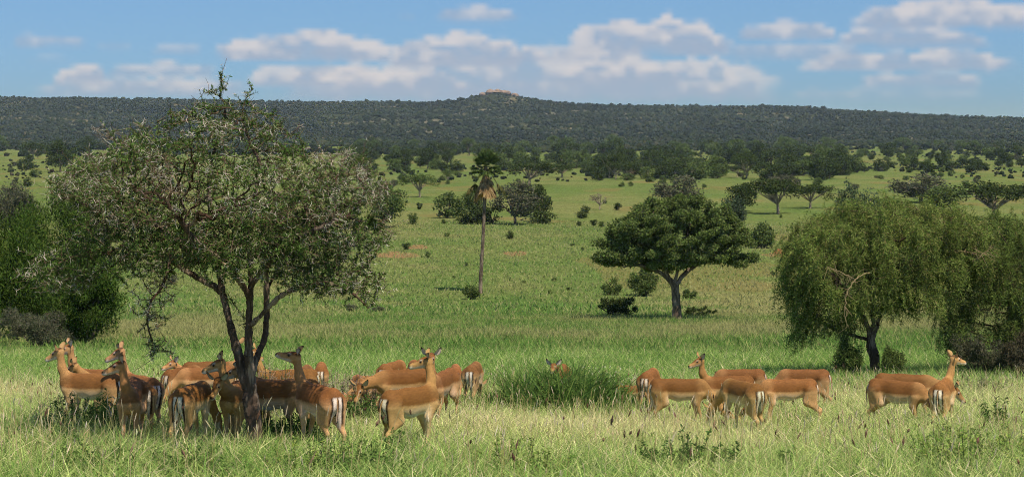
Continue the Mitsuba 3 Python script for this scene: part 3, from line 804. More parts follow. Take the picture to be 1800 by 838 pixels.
HERD = []
def impala(px, dist, heading, label, group, neck='up', yaw=0, pitch=-.25, head_yaw=0, scale=1.0, seed=None, tone=1.0, stride=None, belly=1.0, ears=(.9, .9), h=.0165):
    """stands where its back shows at (px, back); heading in degrees: 0 = to the right of the photo, 90 = away from the camera"""
    k = len(HERD)
    seed = 100 + k if seed is None else seed
    Y = dist
    X = (px - 900) / F * Y
    Z = ground_z(X, Y)
    key = numbered('impala')
    rng = R(seed)
    if stride is None:
        a = rng.uniform(-.12, .12)
        stride = (a, -a + .03, -a * .8, a * .8)
    h = .0172 if dist < 23.5 else .0215
    belly = belly * rng.uniform(.93, 1.08); scale = scale * rng.uniform(.97, 1.03); cast = np.exp(rng.normal(0, .09) + rng.normal(0, 1, 3) * [.02, .03, .07])
    ms = impala_meshes(neck, yaw, pitch, head_yaw, seed, stride, h, 1.0, belly, ears)
    M = T().translate([X, Y, float(Z) + .0]).rotate([0, 0, 1], heading).scale([scale * .93, scale * .91, scale])
    # one tone per animal, some darker and redder than others
    for nm, (v, f, c) in ms.items():
        mat = 'mat_eye' if nm.startswith('eye') else 'mat_ear' if nm.startswith('ear') else 'mat_fur'
        if c is not None: c = np.clip(c * cast * tone, 0, .9)
        part(key, nm.rstrip('01'), (v, f), mat, True, c, to_world=M)
    tag(key, label, 'antelope', group)
    print(key, px, round(float(Y), 2)) if 0 else None
    HERD.append((key, X, Y, float(Z)))

rad = math.radians
# the far left family
gl = 'impalas at the left end of the herd'
impala(158, 23, 165, 'impala gazing left with a dark eye patch, head farthest left of all', gl, 'up', rad(0), rad(-24), 0, 1.0)
impala(168, 24.2, 150, 'impala just behind the leftmost one, ears up and face turned to the camera', gl, 'up', rad(25), rad(-15), rad(28), 1.0)
impala(200, 23.4, 160, 'impala whose head shows low between two lit necks, looking left', gl, 'half', rad(20), rad(-30), 0, .93)
impala(232, 20.2, 277, 'dark impala in tree shade with a pale eyebrow, looking left, left of the trunk', gl, 'up', rad(-40), rad(-18), rad(-42), 1.0)
impala(246, 22.4, 130, 'impala hidden up to the neck behind the dark shaded one, facing left', gl, 'up', rad(25), rad(-25), rad(25), 1.0)
impala(242, 21.4, 116, 'impala with a rounded orange rump showing behind the dark shaded one, head down', gl, 'graze', rad(10), rad(-50), 0, 1.0)
# under the thorn tree
gt = 'impalas gathered under the thorn tree'
impala(338, 20.2, 79, 'dark impala seen from behind in full shade, left of the thorn tree trunk', gt, 'graze', rad(-10), rad(-60), 0, 1.0, stride=(.05, -.06, -.1, .08))
impala(424, 20.9, 255, 'dark impala with its chest behind the trunk and its head turned left in profile', gt, 'up', rad(-35), rad(-20), rad(-35), 1.0)
impala(432, 20.9, 250, 'impala looking straight at the camera from beside the trunk, nose low', gt, 'half', rad(-8), rad(-42), rad(10), 1.0)
impala(470, 21.0, 8, 'dark impala right of the trunk with its lowered head before a lit chest', gt, 'low', rad(-25), rad(-35), rad(-20), 1.0)
impala(560, 20.1, 124, 'lit impala right of the trunk with black rump stripes and head tipped up', gt, 'up', rad(35), rad(10), rad(20), 1.02, stride=(-.06, .08, .10, -.08))
impala(500, 21.8, 172, 'impala whose orange back crosses behind the trunk, white muzzle to the left', gt, 'half', rad(5), rad(-20), 0, 1.0)
impala(505, 25, 185, 'impala behind the trunk showing only a small face and ears', gt, 'up', rad(10), rad(-15), rad(15), .95)
impala(533, 28, 84, 'far impala turned away with striped rump, right behind the lit tipped head', gt, 'graze', 0, rad(-55), 0, .95)
impala(564, 31, 95, 'far impala seen from behind among dry stalks, right of the thorn tree', gt, 'graze', 0, rad(-55), 0, .95)
impala(352, 28.5, 245, 'impala facing the camera with small ears up behind hanging thorny twigs', gt, 'half', rad(-35), rad(-15), rad(10), .95)
impala(372, 28, 12, 'impala standing broadside with a long orange back left of the trunk', gt, 'half', rad(10), rad(-20), 0, 1.0)
impala(360, 26.8, 200, 'impala grazing in front of the broadside orange one', gt, 'graze', rad(-10), rad(-55), 0, .95)
impala(322, 27.4, 60, 'shadowed impala with its rump under the hanging thorny twigs', gt, 'graze', 0, rad(-55), 0, .95)
impala(402, 29, 75, 'impala with a pale rump just left of the forked stems', gt, 'up', rad(20), rad(-20), rad(30), .95)
# in the middle
gm = 'impalas in the open middle'
impala(722, 20.7, 48, 'lone lit impala in front, looking back left over its shoulder', gm, 'up', rad(60), rad(-14), rad(72), 1.03, stride=(.03, -.10, .12, -.05), ears=(1.1, .75), h=.0135)
impala(776, 25, 252, 'impala facing the camera whose face and ears rise behind the lone front one', gm, 'up', rad(8), rad(-25), rad(6), 1.0)
impala(690, 30, 70, 'impala with rounded rump above the grazing one, left of centre', gm, 'graze', 0, rad(-55), 0, 1.0)
impala(731, 30.5, 100, 'impala seen squarely from behind beside the face with raised ears', gm, 'graze', 0, rad(-55), 0, 1.0)
impala(712, 25, 195, 'impala with lowered head and long ears, behind the back of the front one', gm, 'low', rad(25), rad(-45), rad(30), 1.0)
impala(672, 25.4, 200, 'impala mostly hidden at the grassy left edge of the middle group', gm, 'graze', rad(10), rad(-55), 0, .9)
impala(801, 31, 92, 'impala seen from behind, narrow, nearer of the pair grazing away', gm, 'graze', 0, rad(-55), 0, .92)
impala(832, 30, 82, 'impala seen from behind, farther right of the pair grazing away', gm, 'graze', 0, rad(-55), 0, 1.0)
impala(640, 27, 120, 'small brown impala almost lost behind the dry shrub', gm, 'graze', 0, rad(-55), 0, .8)
impala(984, 30.6, 258, 'impala whose brown head alone peeks over the tall reedy clump', gm, 'half', 0, rad(-15), 0, .95)
# on the right
gr = 'impalas in the right hand cluster'
impala(1105, 31, 5, 'small young impala half hidden behind a standing adult rump', gr, 'graze', 0, rad(-45), 0, .62)
impala(1142, 30, 74, 'impala with raised striped rump behind the fawn, head hidden', gr, 'graze', rad(-10), rad(-60), 0, 1.02)
impala(1195, 27, 3, 'impala broadside grazing to the right, white belly line, first of its row', gr, 'graze', rad(-8), rad(-30), 0, 1.0, stride=(-.04, .04, -.08, .05), h=.0145)
impala(1278, 28.6, 186, 'impala with head raised to the left in profile above the grazing ones', gr, 'up', rad(8), rad(-20), rad(4), 1.0, h=.0145)
impala(1300, 31.2, 176, 'impala broadside behind the raised head, long plain orange back', gr, 'graze', 0, rad(-55), 0, 1.0)
impala(1305, 25.5, 116, 'impala with three quarter rear view, black and white rump in the middle of the cluster', gr, 'graze', rad(15), rad(-60), 0, 1.05, stride=(.06, -.06, -.09, .09), h=.0145)
impala(1385, 27.2, 178, 'impala broadside grazing left with stretched hind legs and white belly', gr, 'graze', rad(5), rad(-45), 0, 1.02, stride=(.05, -.03, -.10, -.16))
impala(1412, 31, 170, 'impala flicking a white tail behind the broadside grazing one', gr, 'graze', rad(5), rad(-50), 0, 1.02)
ge = 'impalas at the right end of the herd'
impala(1592, 27.4, 352, 'impala with a long orange back, farthest left of the right end group', ge, 'low', rad(-10), rad(-45), 0, 1.05)
impala(1578, 26, 330, 'darker impala grazing in tall grass in front of the long back', ge, 'graze', rad(-10), rad(-55), 0, 1.0)
impala(1658, 25.8, 66, 'impala at the far right looking right with one ear up', ge, 'up', rad(-45), rad(-14), 0, .98)
# ------------------------------------------------------------------ other plants of the middle distance
def palm():
    rng = R(8)
    key = numbered('fan_palm')
    b = on_ground(844, 516); D = b[1]; m = D / F
    P = lambda x, y, o=0: pix(x, y, D) + [0, o, 0]
    b[2] -= .2
    pts = dense([b, P(846, 470), P(849, 420), P(851, 370), P(853, 330), P(854, 292)], .25)
    v, f = tube(pts, np.interp(np.linspace(0, 1, len(pts)), [0, .06, .5, .8, 1], [.27, .20, .17, .19, .17]), 10)
    part(key, 'trunk', (bumpy(v, .05, 3., 2), f), 'mat_bark_brown', True)
    top = pts[-1]
    def fan(d, stalk, size, cols, droop, spread=1.9, name='frond'):
        d = unit(d)
        s = unit(np.cross(d, [0, 0, 1.0]) + 1e-6); u = np.cross(s, d)
        o = top + d * stalk + np.array([0, 0, -droop * stalk * .4])
        st = segments((top + d * .1)[None], o[None], np.array([.035]), np.array([.02]), 4)
        nb = 22
        an = np.linspace(-spread, spread, nb) + rng.normal(0, .03, nb)
        dirs = np.cos(an)[:, None] * d + np.sin(an)[:, None] * s
        ln = size * (.72 + .28 * np.cos(an * .8)) * rng.uniform(.85, 1.1, nb)
        pleat = np.where(np.arange(nb) % 2 == 0, .05, -.05)[:, None] * u
        w = size * .062
        perp = -np.sin(an)[:, None] * d + np.cos(an)[:, None] * s
        mid = o + dirs * ln[:, None] * .6 + pleat - np.array([0, 0, 1]) * (droop * .10 * size)
        end = o + dirs * ln[:, None] - np.array([0, 0, 1]) * (droop * .32 * size * rng.uniform(.6, 1.4, nb))[:, None]
        V = np.stack([np.repeat(o[None], nb, 0), mid + perp * w * 1.1, end, mid - perp * w * 1.1], 1).reshape(-1, 3)
        k = np.arange(nb)[:, None] * 4
        Fa = np.concatenate([k + [[0, 1, 2]], k + [[0, 2, 3]]])
        col = np.repeat(tints(rng, nb, cols, None, .12), 4, 0)
        V, Fa, C = merge([(V, Fa, col), (st[0], st[1], np.repeat(tints(rng, 1, cols, None, .05), len(st[0]), 0))])
        part(key, name, (V, Fa), 'mat_leaf', False, C)
    G = [(.080, .125, .038), (.11, .16, .05), (.055, .09, .028)]
    for i in range(24):
        a = i * 2.4 + rng.normal(0, .2); el = np.interp(i, [0, 23], [1.45, -.12])
        fan(np.array([math.cos(a) * math.cos(el), math.sin(a) * math.cos(el), math.sin(el)]), rng.uniform(.75, 1.1), rng.uniform(.95, 1.2), G, .3 + .8 * (el < .4))
    for a in (3.3, 3.0, -.1, .3, 2.6):
        fan(np.array([math.cos(a), math.sin(a) * .6, -.75]), rng.uniform(1.3, 1.7), rng.uniform(1.0, 1.25), [(.12, .14, .05), (.20, .19, .08)], 1.5, 1.4)
    for i in range(16):
        a = i * 2.4
        fan(np.array([math.cos(a) * .35, math.sin(a) * .35, -1.0]), rng.uniform(.9, 2.4), rng.uniform(1.0, 1.35), [(.40, .28, .14), (.28, .20, .11), (.48, .36, .20)], .4, .75, 'dead_frond')
    tag(key, 'tall slender palm with a green fan crown and a tan skirt of dead fronds', 'palm')
palm()

def bush(name, label, base, w, h, seed, leaf, n, cols, group=None, depth=None, cat='bush', stems=True, upright=.3, lump=.35, dz=0.0, mat='mat_leaf', nb=None, wts=None, cut=.15):
    """a rounded bush of many lumps; base is a ground point, w and h its full width and height in metres"""
    rng = R(seed)
    key = numbered(name)
    depth = w if depth is None else depth
    nb = nb or int(np.clip(w * h * 7, 24, 80))
    lump = lump * .8
    c = blob_points(rng, nb, (0, 0, h * .5), (w * .5 * (1 - lump * .6), depth * .5 * (1 - lump * .6), h * .5 * (1 - lump * .55)), .45)
    c[:, 2] = np.maximum(c[:, 2], h * cut)
    rr = rng.uniform(.6, 1.15, nb) * lump * min(w, h * 1.6) * .5
    k = rng.choice(nb, n, p=rr ** 2 / (rr ** 2).sum())
    off = unit(rng.normal(size=(n, 3)) + [0, 0, .15]) * (rng.random((n, 1)) ** .4)
    p = c[k] + off * rr[k][:, None] * [1, 1, .85]
    p[:, 2] *= .50 + 1.0 * meshkit.fbm(np.stack([p[:, 0] * 5 / w, p[:, 1] * 5 / w, 0 * p[:, 0] + seed], -1), 3, seed)
    p[:, :2] *= (.72 + .56 * meshkit.fbm(p * np.array([3 / w, 3 / w, 3 / h]) + 40, 3, seed + 1))[:, None]
    p = p[p[:, 2] > .03 * h]
    d = unit(rng.normal(size=p.shape) + [0, 0, upright * 3])
    tone = np.exp(.45 * (meshkit.noise(p / max(.12 * w, .1), seed) - .5))[:, None]
    lv = leaves(p, d, leaf[0] * rng.uniform(.65, 1.35, len(p)), leaf[1] * rng.uniform(.65, 1.35, len(p)), rng, tints(rng, len(p), cols, wts, .16) * tone, .15)
    off = np.asarray(base) + [0, 0, dz - .02 * h]
    if stems:
        q = c[rng.choice(nb, min(nb, 14), replace=False)]
        a = np.stack([q[:, 0] * .12, q[:, 1] * .12, 0 * q[:, 0]], 1) + off
        md = a + (q + off - a) * .5 + rng.normal(0, .06 * w, q.shape) * [1, 1, .3]
        r0 = .012 * h + .006
        v, f, _ = merge([segments(a, md, np.full(len(q), r0 * 1.5), np.full(len(q), r0), 5), segments(md, q + off, np.full(len(q), r0), np.full(len(q), r0 * .5), 4)])
        part(key, 'stems', (v, f), 'mat_bark_brown', False, kind='stuff')
    part(key, 'foliage', (lv[0] + off, lv[1]), mat, False, lv[2], kind='stuff')
    tag(key, label, cat, group)
    return key

def px_bush(name, label, px, base_row, wpx, hpx, seed, leafpx, n, cols, dd=0, **kw):
    b = on_ground(px, base_row); m = b[1] / F
    if dd:
        b = np.array([(px - 900) * (b[1] + dd) / F, b[1] + dd, 0]); b[2] = ground_z(b[0], b[1])
    return bush(name, label, b, wpx * m, hpx * m, seed, (leafpx[0] * m, leafpx[1] * m), n, cols, **kw)

DK = [(.036, .058, .018), (.050, .076, .024), (.064, .092, .030)]
MD = [(.070, .112, .032), (.095, .142, .042), (.12, .165, .055)]
GY = [(.085, .098, .058), (.11, .125, .075), (.065, .078, .045), (.15, .15, .11)]
BL = [(.070, .105, .060), (.09, .13, .075), (.055, .085, .045)]
FE = [(.050, .098, .018), (.068, .125, .024), (.036, .070, .014), (.090, .14, .032)]
# left edge thicket
px_bush('thicket_bush', 'large feathery green thicket bush filling the left edge behind the thorn tree', 62, 600, 330, 235, 31, (9, 2.0), 52000, FE, dd=6, upright=.5, lump=.40, nb=70, cut=.1)
px_bush('thicket_bush', 'lower dark green thicket bush leaning out of the left thicket toward the thorn tree', 150, 602, 150, 150, 32, (8, 1.9), 18000, FE, upright=.45, lump=.45, nb=36, cut=.1)
px_bush('grey_bush', 'grey twiggy bush at the foot of the left thicket', 60, 606, 190, 62, 33, (6, 1.3), 9000, GY, lump=.4, nb=30)
px_bush('grey_bush', 'pale grey bush showing above the left thicket at the edge', 22, 400, 110, 72, 34, (5, 2), 6000, GY, lump=.35)
px_bush('grey_bush', 'faint grey bush between the left thicket and the thorn tree crown', 175, 420, 160, 80, 35, (5, 2), 8000, GY, lump=.35)
px_bush('low_bush', 'small green bush on the grass right of the left thicket', 152, 597, 40, 26, 36, (5, 1.6), 1400, FE)
# around the palm and the umbrella tree
px_bush('low_bush', 'small rounded bush at the foot of the palm', 828, 526, 32, 24, 37, (4, 1.6), 1500, MD)
px_bush('low_bush', 'leafy green bush behind the umbrella tree trunk on its left', 1131, 524, 58, 46, 38, (5, 2), 3600, MD, dd=3)
px_bush('low_bush', 'black green shrub in the shade left of the umbrella tree trunk', 1088, 556, 98, 34, 39, (5, 2), 3200, DK, dd=1.2, upright=.5)
px_bush('low_bush', 'paler low shrub beyond the shaded one left of the umbrella tree', 1076, 518, 40, 26, 40, (4, 1.6), 1400, MD)
px_bush('low_bush', 'small shrub low on the grass just right of the umbrella tree trunk', 1212, 524, 34, 14, 41, (4, 1.6), 900, MD)
px_bush('low_bush', 'dark low growth along the shade right of the umbrella tree trunk', 1228, 556, 76, 14, 42, (4, 1.6), 1300, DK, dd=1.5)
px_bush('low_bush', 'round bush right of the umbrella tree crown on open grass', 1340, 436, 56, 36, 43, (5, 2.2), 2600, MD)
px_bush('grey_bush', 'silvery green bush peeping from behind the umbrella tree crown on its right', 1288, 412, 56, 62, 44, (5, 2.2), 4200, BL)
px_bush('grey_bush', 'silver green bush top standing out above the weeping tree', 1512, 440, 100, 108, 45, (5, 2.4), 7000, BL, lump=.3)
# under the second weeping tree
px_bush('grey_bush', 'grey twiggy undergrowth bush below the right edge tree', 1722, 662, 110, 72, 46, (6, 1.4), 9000, GY, lump=.4)
px_bush('grey_bush', 'dim brownish bush hugging the right border below the second weeping tree', 1800, 666, 90, 80, 47, (6, 1.5), 6000, [(.06, .06, .035), (.09, .085, .05), (.12, .11, .08)], lump=.4)
px_bush('low_bush', 'dark drooping shrub left of the weeping tree trunk', 1488, 664, 66, 62, 48, (8, 1.4), 3400, MD, dd=.5, upright=-.2, cut=.05)
px_bush('low_bush', 'dark drooping shrub right of the weeping tree trunk', 1570, 664, 52, 56, 49, (8, 1.4), 2600, MD, dd=.3, upright=-.2, cut=.05)

# ------------------------------------------------------------------ mid distance trees, one kind each built once
PROTO = {}
def proto_tree(name, kind, seed, n, cols, leaf):
    """a tree one metre wide and one metre high (scaled when placed): trunk and crown in a shapegroup"""
    rng = R(seed)
    trunk, c, rr = [], None, None
    if kind == 'flat':
        nb = 26
        c = np.stack([rng.uniform(-.42, .42, nb), rng.uniform(-.42, .42, nb), .72 + rng.normal(0, .07, nb)], 1)
        c[:, 2] -= .5 * (c[:, 0] ** 2 + c[:, 1] ** 2) * .5
        rr, sq, base = rng.uniform(.12, .20, nb), .85, .34
    elif kind == 'dome':
        nb = 34
        c = blob_points(rng, nb, (0, 0, .56), (.38, .38, .34), .6); rr, sq, base = rng.uniform(.11, .19, nb), .85, .25
    elif kind == 'bush':
        nb = 26
        c = blob_points(rng, nb, (0, 0, .42), (.38, .38, .42), .5); c[:, 2] = np.maximum(c[:, 2], .12); rr, sq, base = rng.uniform(.11, .21, nb), .9, .02
    elif kind == 'tall':
        nb = 28
        c = blob_points(rng, nb, (0, 0, .58), (.30, .30, .36), .4); rr, sq, base = rng.uniform(.10, .20, nb), .9, .2
    else:
        nb = 20
        c = blob_points(rng, nb, (0, 0, .6), (.40, .40, .28), .3); rr, sq, base = rng.uniform(.08, .14, nb), .8, .3
    k = rng.choice(nb, n, p=rr ** 2 / (rr ** 2).sum())
    off = unit(rng.normal(size=(n, 3)) + [0, 0, .2]) * rng.random((n, 1)) ** .35
    p = c[k] + off * rr[k][:, None] * [1, 1, sq]
    p[:, 2] = np.maximum(p[:, 2], .02)
    d = unit(rng.normal(size=p.shape) + [0, 0, .5])
    tone = np.exp(.35 * (rng.random(nb)[k] - .5))[:, None]
    lv = leaves(p, d, leaf * rng.uniform(.7, 1.3, n), leaf * .62 * rng.uniform(.7, 1.3, n), rng, tints(rng, n, cols, None, .15) * tone, .2)
    top = c[np.argsort(c[:, 2])][-12:] if kind in ('flat',) else c[rng.choice(nb, 10, replace=False)]
    fork = np.array([[.015, 0, base * .75]])
    a = [np.array([[0, 0, -.03]]), fork.repeat(len(top), 0)]
    bb = [fork, top]
    ra = [np.array([.032]), np.full(len(top), .022)]; rb = [np.array([.024]), np.full(len(top), .007)]
    tv, tf, _ = merge([segments(a[i], bb[i], ra[i], rb[i], 6) for i in (0, 1)])
    PROTO[name] = ((tv, tf), lv)
    scene['kind_' + name] = {'type': 'shapegroup', 'trunk': mikit.ply((tv, tf), 'mat_bark_pale' if kind in ('flat', 'dead') else 'mat_bark_brown'), 'crown': mikit.ply(lv[:2], 'mat_leaf', color=lv[2])}
KINDS = {}
for nm, kind, n, cols, leaf in [('flat', 'flat', 2200, DK, .055), ('flat_pale', 'flat', 1900, MD, .055), ('dome_dark', 'dome', 2400, DK, .06), ('dome', 'dome', 2600, MD, .06), ('bush_dark', 'bush', 1100, DK, .085), ('bush', 'bush', 1200, MD, .085),
                                ('bush_grey', 'bush', 1100, GY, .08), ('tall_dark', 'tall', 2000, DK, .06), ('dome_grey', 'dome', 2400, GY, .055), ('dead', 'dead', 260, [(.16, .14, .11), (.22, .20, .16)], .06)]:
    for v in (0, 1, 2):
        proto_tree(f'{nm}_{v}', kind, hash(nm) % 1000 + v * 7 + 3 if False else sum(map(ord, nm)) + v * 7, n, cols, leaf)

def plant_tree(name, kind, px, base_row, wpx, hpx, label, cat, group=None, rng=R(77), d=None):
    b = on_ground(px, base_row) if d is None else np.array([(px - 900) / F * d, d, 0])
    if d is not None: b[2] = ground_z(b[0], b[1])
    m = b[1] / F
    key = numbered(name)
    w, h = wpx * m, hpx * m
    scene[key] = {'type': 'instance', 'g': {'type': 'ref', 'id': f'kind_{kind}_{rng.integers(3)}'}, 'to_world': T().translate(list(map(float, b))).rotate([0, 0, 1], float(rng.uniform(0, 360))).scale([w, w, h])}
    tag(key, label, cat, group)

plant_tree('round_tree', 'dome', 674, 400, 82, 82, 'large rounded bushy tree just right of the thorn tree crown', 'tree')
plant_tree('round_tree', 'bush', 786, 383, 66, 54, 'pale green rounded tree left of the palm trunk', 'tree')
plant_tree('round_tree', 'bush_dark', 826, 394, 66, 36, 'dark spreading bush just left of and behind the palm trunk', 'bush')
plant_tree('round_tree', 'bush_dark', 866, 394, 56, 38, 'low dark bush just right of the palm trunk', 'bush')
plant_tree('round_tree', 'dome', 838, 380, 60, 52, 'green tree directly behind the palm trunk', 'tree')
plant_tree('grey_tree', 'dome_grey', 906, 395, 96, 76, 'large grey green tree with pale trunk right of the palm', 'tree')
plant_tree('round_tree', 'dome_dark', 950, 390, 56, 66, 'dark tree closing the clump on the right of the grey tree', 'tree')
plant_tree('round_tree', 'bush_dark', 955, 393, 60, 26, 'dark bush at the foot of the clump right of the grey tree', 'bush')
for a in [('acacia_tree', 'flat_pale', 738, 347, 62, 44, 'flat topped acacia with a forked pale trunk left of the palm crown', 'tree'), ('acacia_tree', 'flat', 930, 326, 88, 44, 'wide dark umbrella acacia right of the palm crown', 'tree'),
          ('acacia_tree', 'flat', 988, 312, 46, 26, 'smaller dark umbrella acacia next to the wide one', 'tree'), ('acacia_tree', 'flat_pale', 787, 322, 30, 26, 'small pale acacia between the forked one and the palm crown', 'tree'),
          ('round_tree', 'dome_grey', 1192, 366, 102, 62, 'grey green tree top rising behind the umbrella tree', 'tree'), ('round_tree', 'dome_dark', 1302, 372, 68, 52, 'dark rounded tree right behind the umbrella tree crown', 'tree'),
          ('acacia_tree', 'flat', 1368, 376, 90, 66, 'spreading acacia with a pale forked trunk on open grass', 'tree'), ('acacia_tree', 'flat', 1424, 366, 72, 46, 'dark flat acacia joined to the forked one on its right', 'tree'), ('round_tree', 'dome_grey', 1378, 344, 66, 38, 'greyish tree crown showing above the forked acacia', 'tree'),
          ('round_tree', 'dome_grey', 1618, 356, 122, 54, 'wide grey green tree behind the top of the weeping tree', 'tree'), ('acacia_tree', 'flat', 1745, 386, 124, 68, 'very wide dark acacia casting a thin shadow at the right edge', 'tree'), ('round_tree', 'dome', 1660, 372, 90, 44, 'green tree top between the weeping tree and the wide dark acacia', 'tree'),
          ('dead_tree', 'dead', 1054, 368, 42, 34, 'bare grey leafless shrub standing alone on the plain', 'tree'), ('round_tree', 'dome_dark', 106, 302, 58, 56, 'dark round tree at the left behind the thicket', 'tree'), ('acacia_tree', 'flat', 58, 280, 46, 32, 'dark flat topped tree left of the round one on the plain', 'tree'),
          ('round_tree', 'dome_dark', 152, 268, 44, 30, 'dark tree half behind the left shoulder of the thorn tree', 'tree'), ('round_tree', 'bush_dark', 40, 300, 22, 24, 'little dark tree below the flat topped one at the left', 'tree'), ('round_tree', 'bush', 62, 312, 26, 18, 'little green bush below the flat topped tree at the left', 'bush')]:
    plant_tree(*a)
# bushes one can point at on the open plain
for i, (x, y, w, h, k, t) in enumerate([(1022, 384, 26, 16, 'bush_dark', 'left one of the two dark bushes on the plain right of the clump'), (1030, 374, 22, 14, 'bush_dark', 'right one of the two dark bushes, touching its neighbour'), (1044, 397, 15, 15, 'bush_dark', 'small dark bush below the touching pair'),
                                        (1057, 399, 15, 11, 'bush', 'small pale bush beside the dark one below the touching pair'), (1085, 369, 22, 14, 'bush_dark', 'round lone bush left of the umbrella tree top'), (896, 420, 18, 16, 'bush_dark', 'round bush on the grass right of the palm trunk below the clump'),
                                        (714, 438, 18, 15, 'bush_dark', 'dark cushion shaped bush on grass right of the thorn tree'), (752, 453, 10, 12, 'bush', 'tiny upright bush near the reddish bare soil'), (725, 394, 22, 24, 'bush', 'pointed green bush left of the palm clump'), (786, 416, 14, 9, 'bush', 'tiny bush below the pale rounded tree'),
                                        (738, 368, 13, 16, 'bush_dark', 'little dark bush under the forked acacia'), (780, 393, 12, 9, 'bush', 'small round bush beneath the pale rounded tree on its left'), (655, 402, 60, 18, 'bush_dark', 'low dark spread of bush under the rounded tree by the thorn tree'), (1145, 320, 20, 10, 'bush', 'low bush in the gap left of the grey tree top'),
                                        (1062, 358, 10, 9, 'bush', 'tiny bush behind the bare grey shrub'), (975, 470 + 24, 12, 8, 'bush', 'tiny shrub alone on the grass between palm and umbrella tree'), (300, 500, 34, 22, 'bush_grey', 'grey shrub seen through the hanging thorny twigs'), (665, 548, 26, 12, 'bush_grey', 'faint shrub right below the thorn tree boughs'), (618, 546, 28, 13, 'bush_grey', 'faint shrub under the low right bough of the thorn tree')]):
    plant_tree('plain_bush', k, x, y, w, h, t, 'bush')

# the tree belt across the plain and the scatter around it
rng = R(404)
def belt(n, x0, x1, y0, y1, w0, w1, kinds, name, label, group, cat='tree', ratio=(.5, .95), power=1.0):
    for _ in range(n):
        x, y = rng.uniform(x0, x1), y0 + (y1 - y0) * rng.random() ** power
        w = rng.uniform(w0, w1) * np.interp(y, [245, 330], [.55, 1.1])
        k = kinds[rng.integers(len(kinds))]
        word = {'flat': 'flat topped', 'dome_dark': 'round crowned', 'dome': 'lighter round', 'tall_dark': 'taller dark', 'bush_dark': 'low bushy', 'bush': 'lighter bushy', 'bush_grey': 'greyish'}[k]
        where = ['left', 'middle', 'right'][int(np.clip((x - x0) / (x1 - x0) * 3, 0, 2))]
        row = 'near' if y > (y0 + y1) / 2 else 'far'
        plant_tree(name, k, x, y, w, w * rng.uniform(*ratio), f'{word} {label}, {where} part, {row} edge', cat, f'{word} {group}, {where}, {row}')
gd = 'dark trees of the belt across the plain'
belt(125, 1045, 1490, 280, 318, 26, 54, ['bush_dark', 'bush_dark', 'dome_dark', 'flat', 'bush_dark', 'bush'], 'belt_tree', 'tree of the dense belt across the plain', gd, power=.8)
belt(75, 610, 1060, 268, 303, 24, 50, ['bush_dark', 'tall_dark', 'bush_dark', 'flat', 'bush'], 'belt_tree', 'tree of the belt behind the palm', 'dark trees of the belt behind the palm')
belt(70, 600, 1800, 260, 278, 26, 56, ['bush', 'bush_dark', 'bush_dark', 'dome'], 'far_tree', 'tree of the far row under the hills', 'trees of the far row under the hills')
belt(60, 1460, 1800, 270, 306, 16, 38, ['dome_dark', 'bush_dark', 'bush', 'tall_dark'], 'far_tree', 'small tree on the pale plain at the right', 'scattered trees on the right of the plain')
belt(26, -10, 330, 256, 300, 22, 44, ['dome_dark', 'bush_dark', 'bush', 'flat'], 'far_tree', 'small tree on the pale plain at the left', 'scattered trees on the left of the plain')
belt(70, 600, 1800, 296, 335, 8, 17, ['bush_dark', 'bush', 'bush_grey'], 'tiny_bush', 'tiny bush on the open mid plain', 'tiny bushes on the open mid plain', 'bush')
belt(60, 1050, 1800, 262, 300, 9, 20, ['bush_dark', 'bush', 'bush_grey'], 'tiny_bush', 'tiny bush beside the tree belt', 'tiny bushes beside the tree belt', 'bush')
belt(34, 0, 330, 285, 350, 9, 24, ['bush_dark', 'bush', 'bush_grey'], 'tiny_bush', 'tiny bush on the plain at the left', 'tiny bushes on the plain at the left', 'bush')
belt(22, 640, 1400, 380, 520, 5, 12, ['bush_dark', 'bush'], 'tiny_bush', 'tiny bush on the near meadow', 'tiny bushes on the near meadow', 'bush')

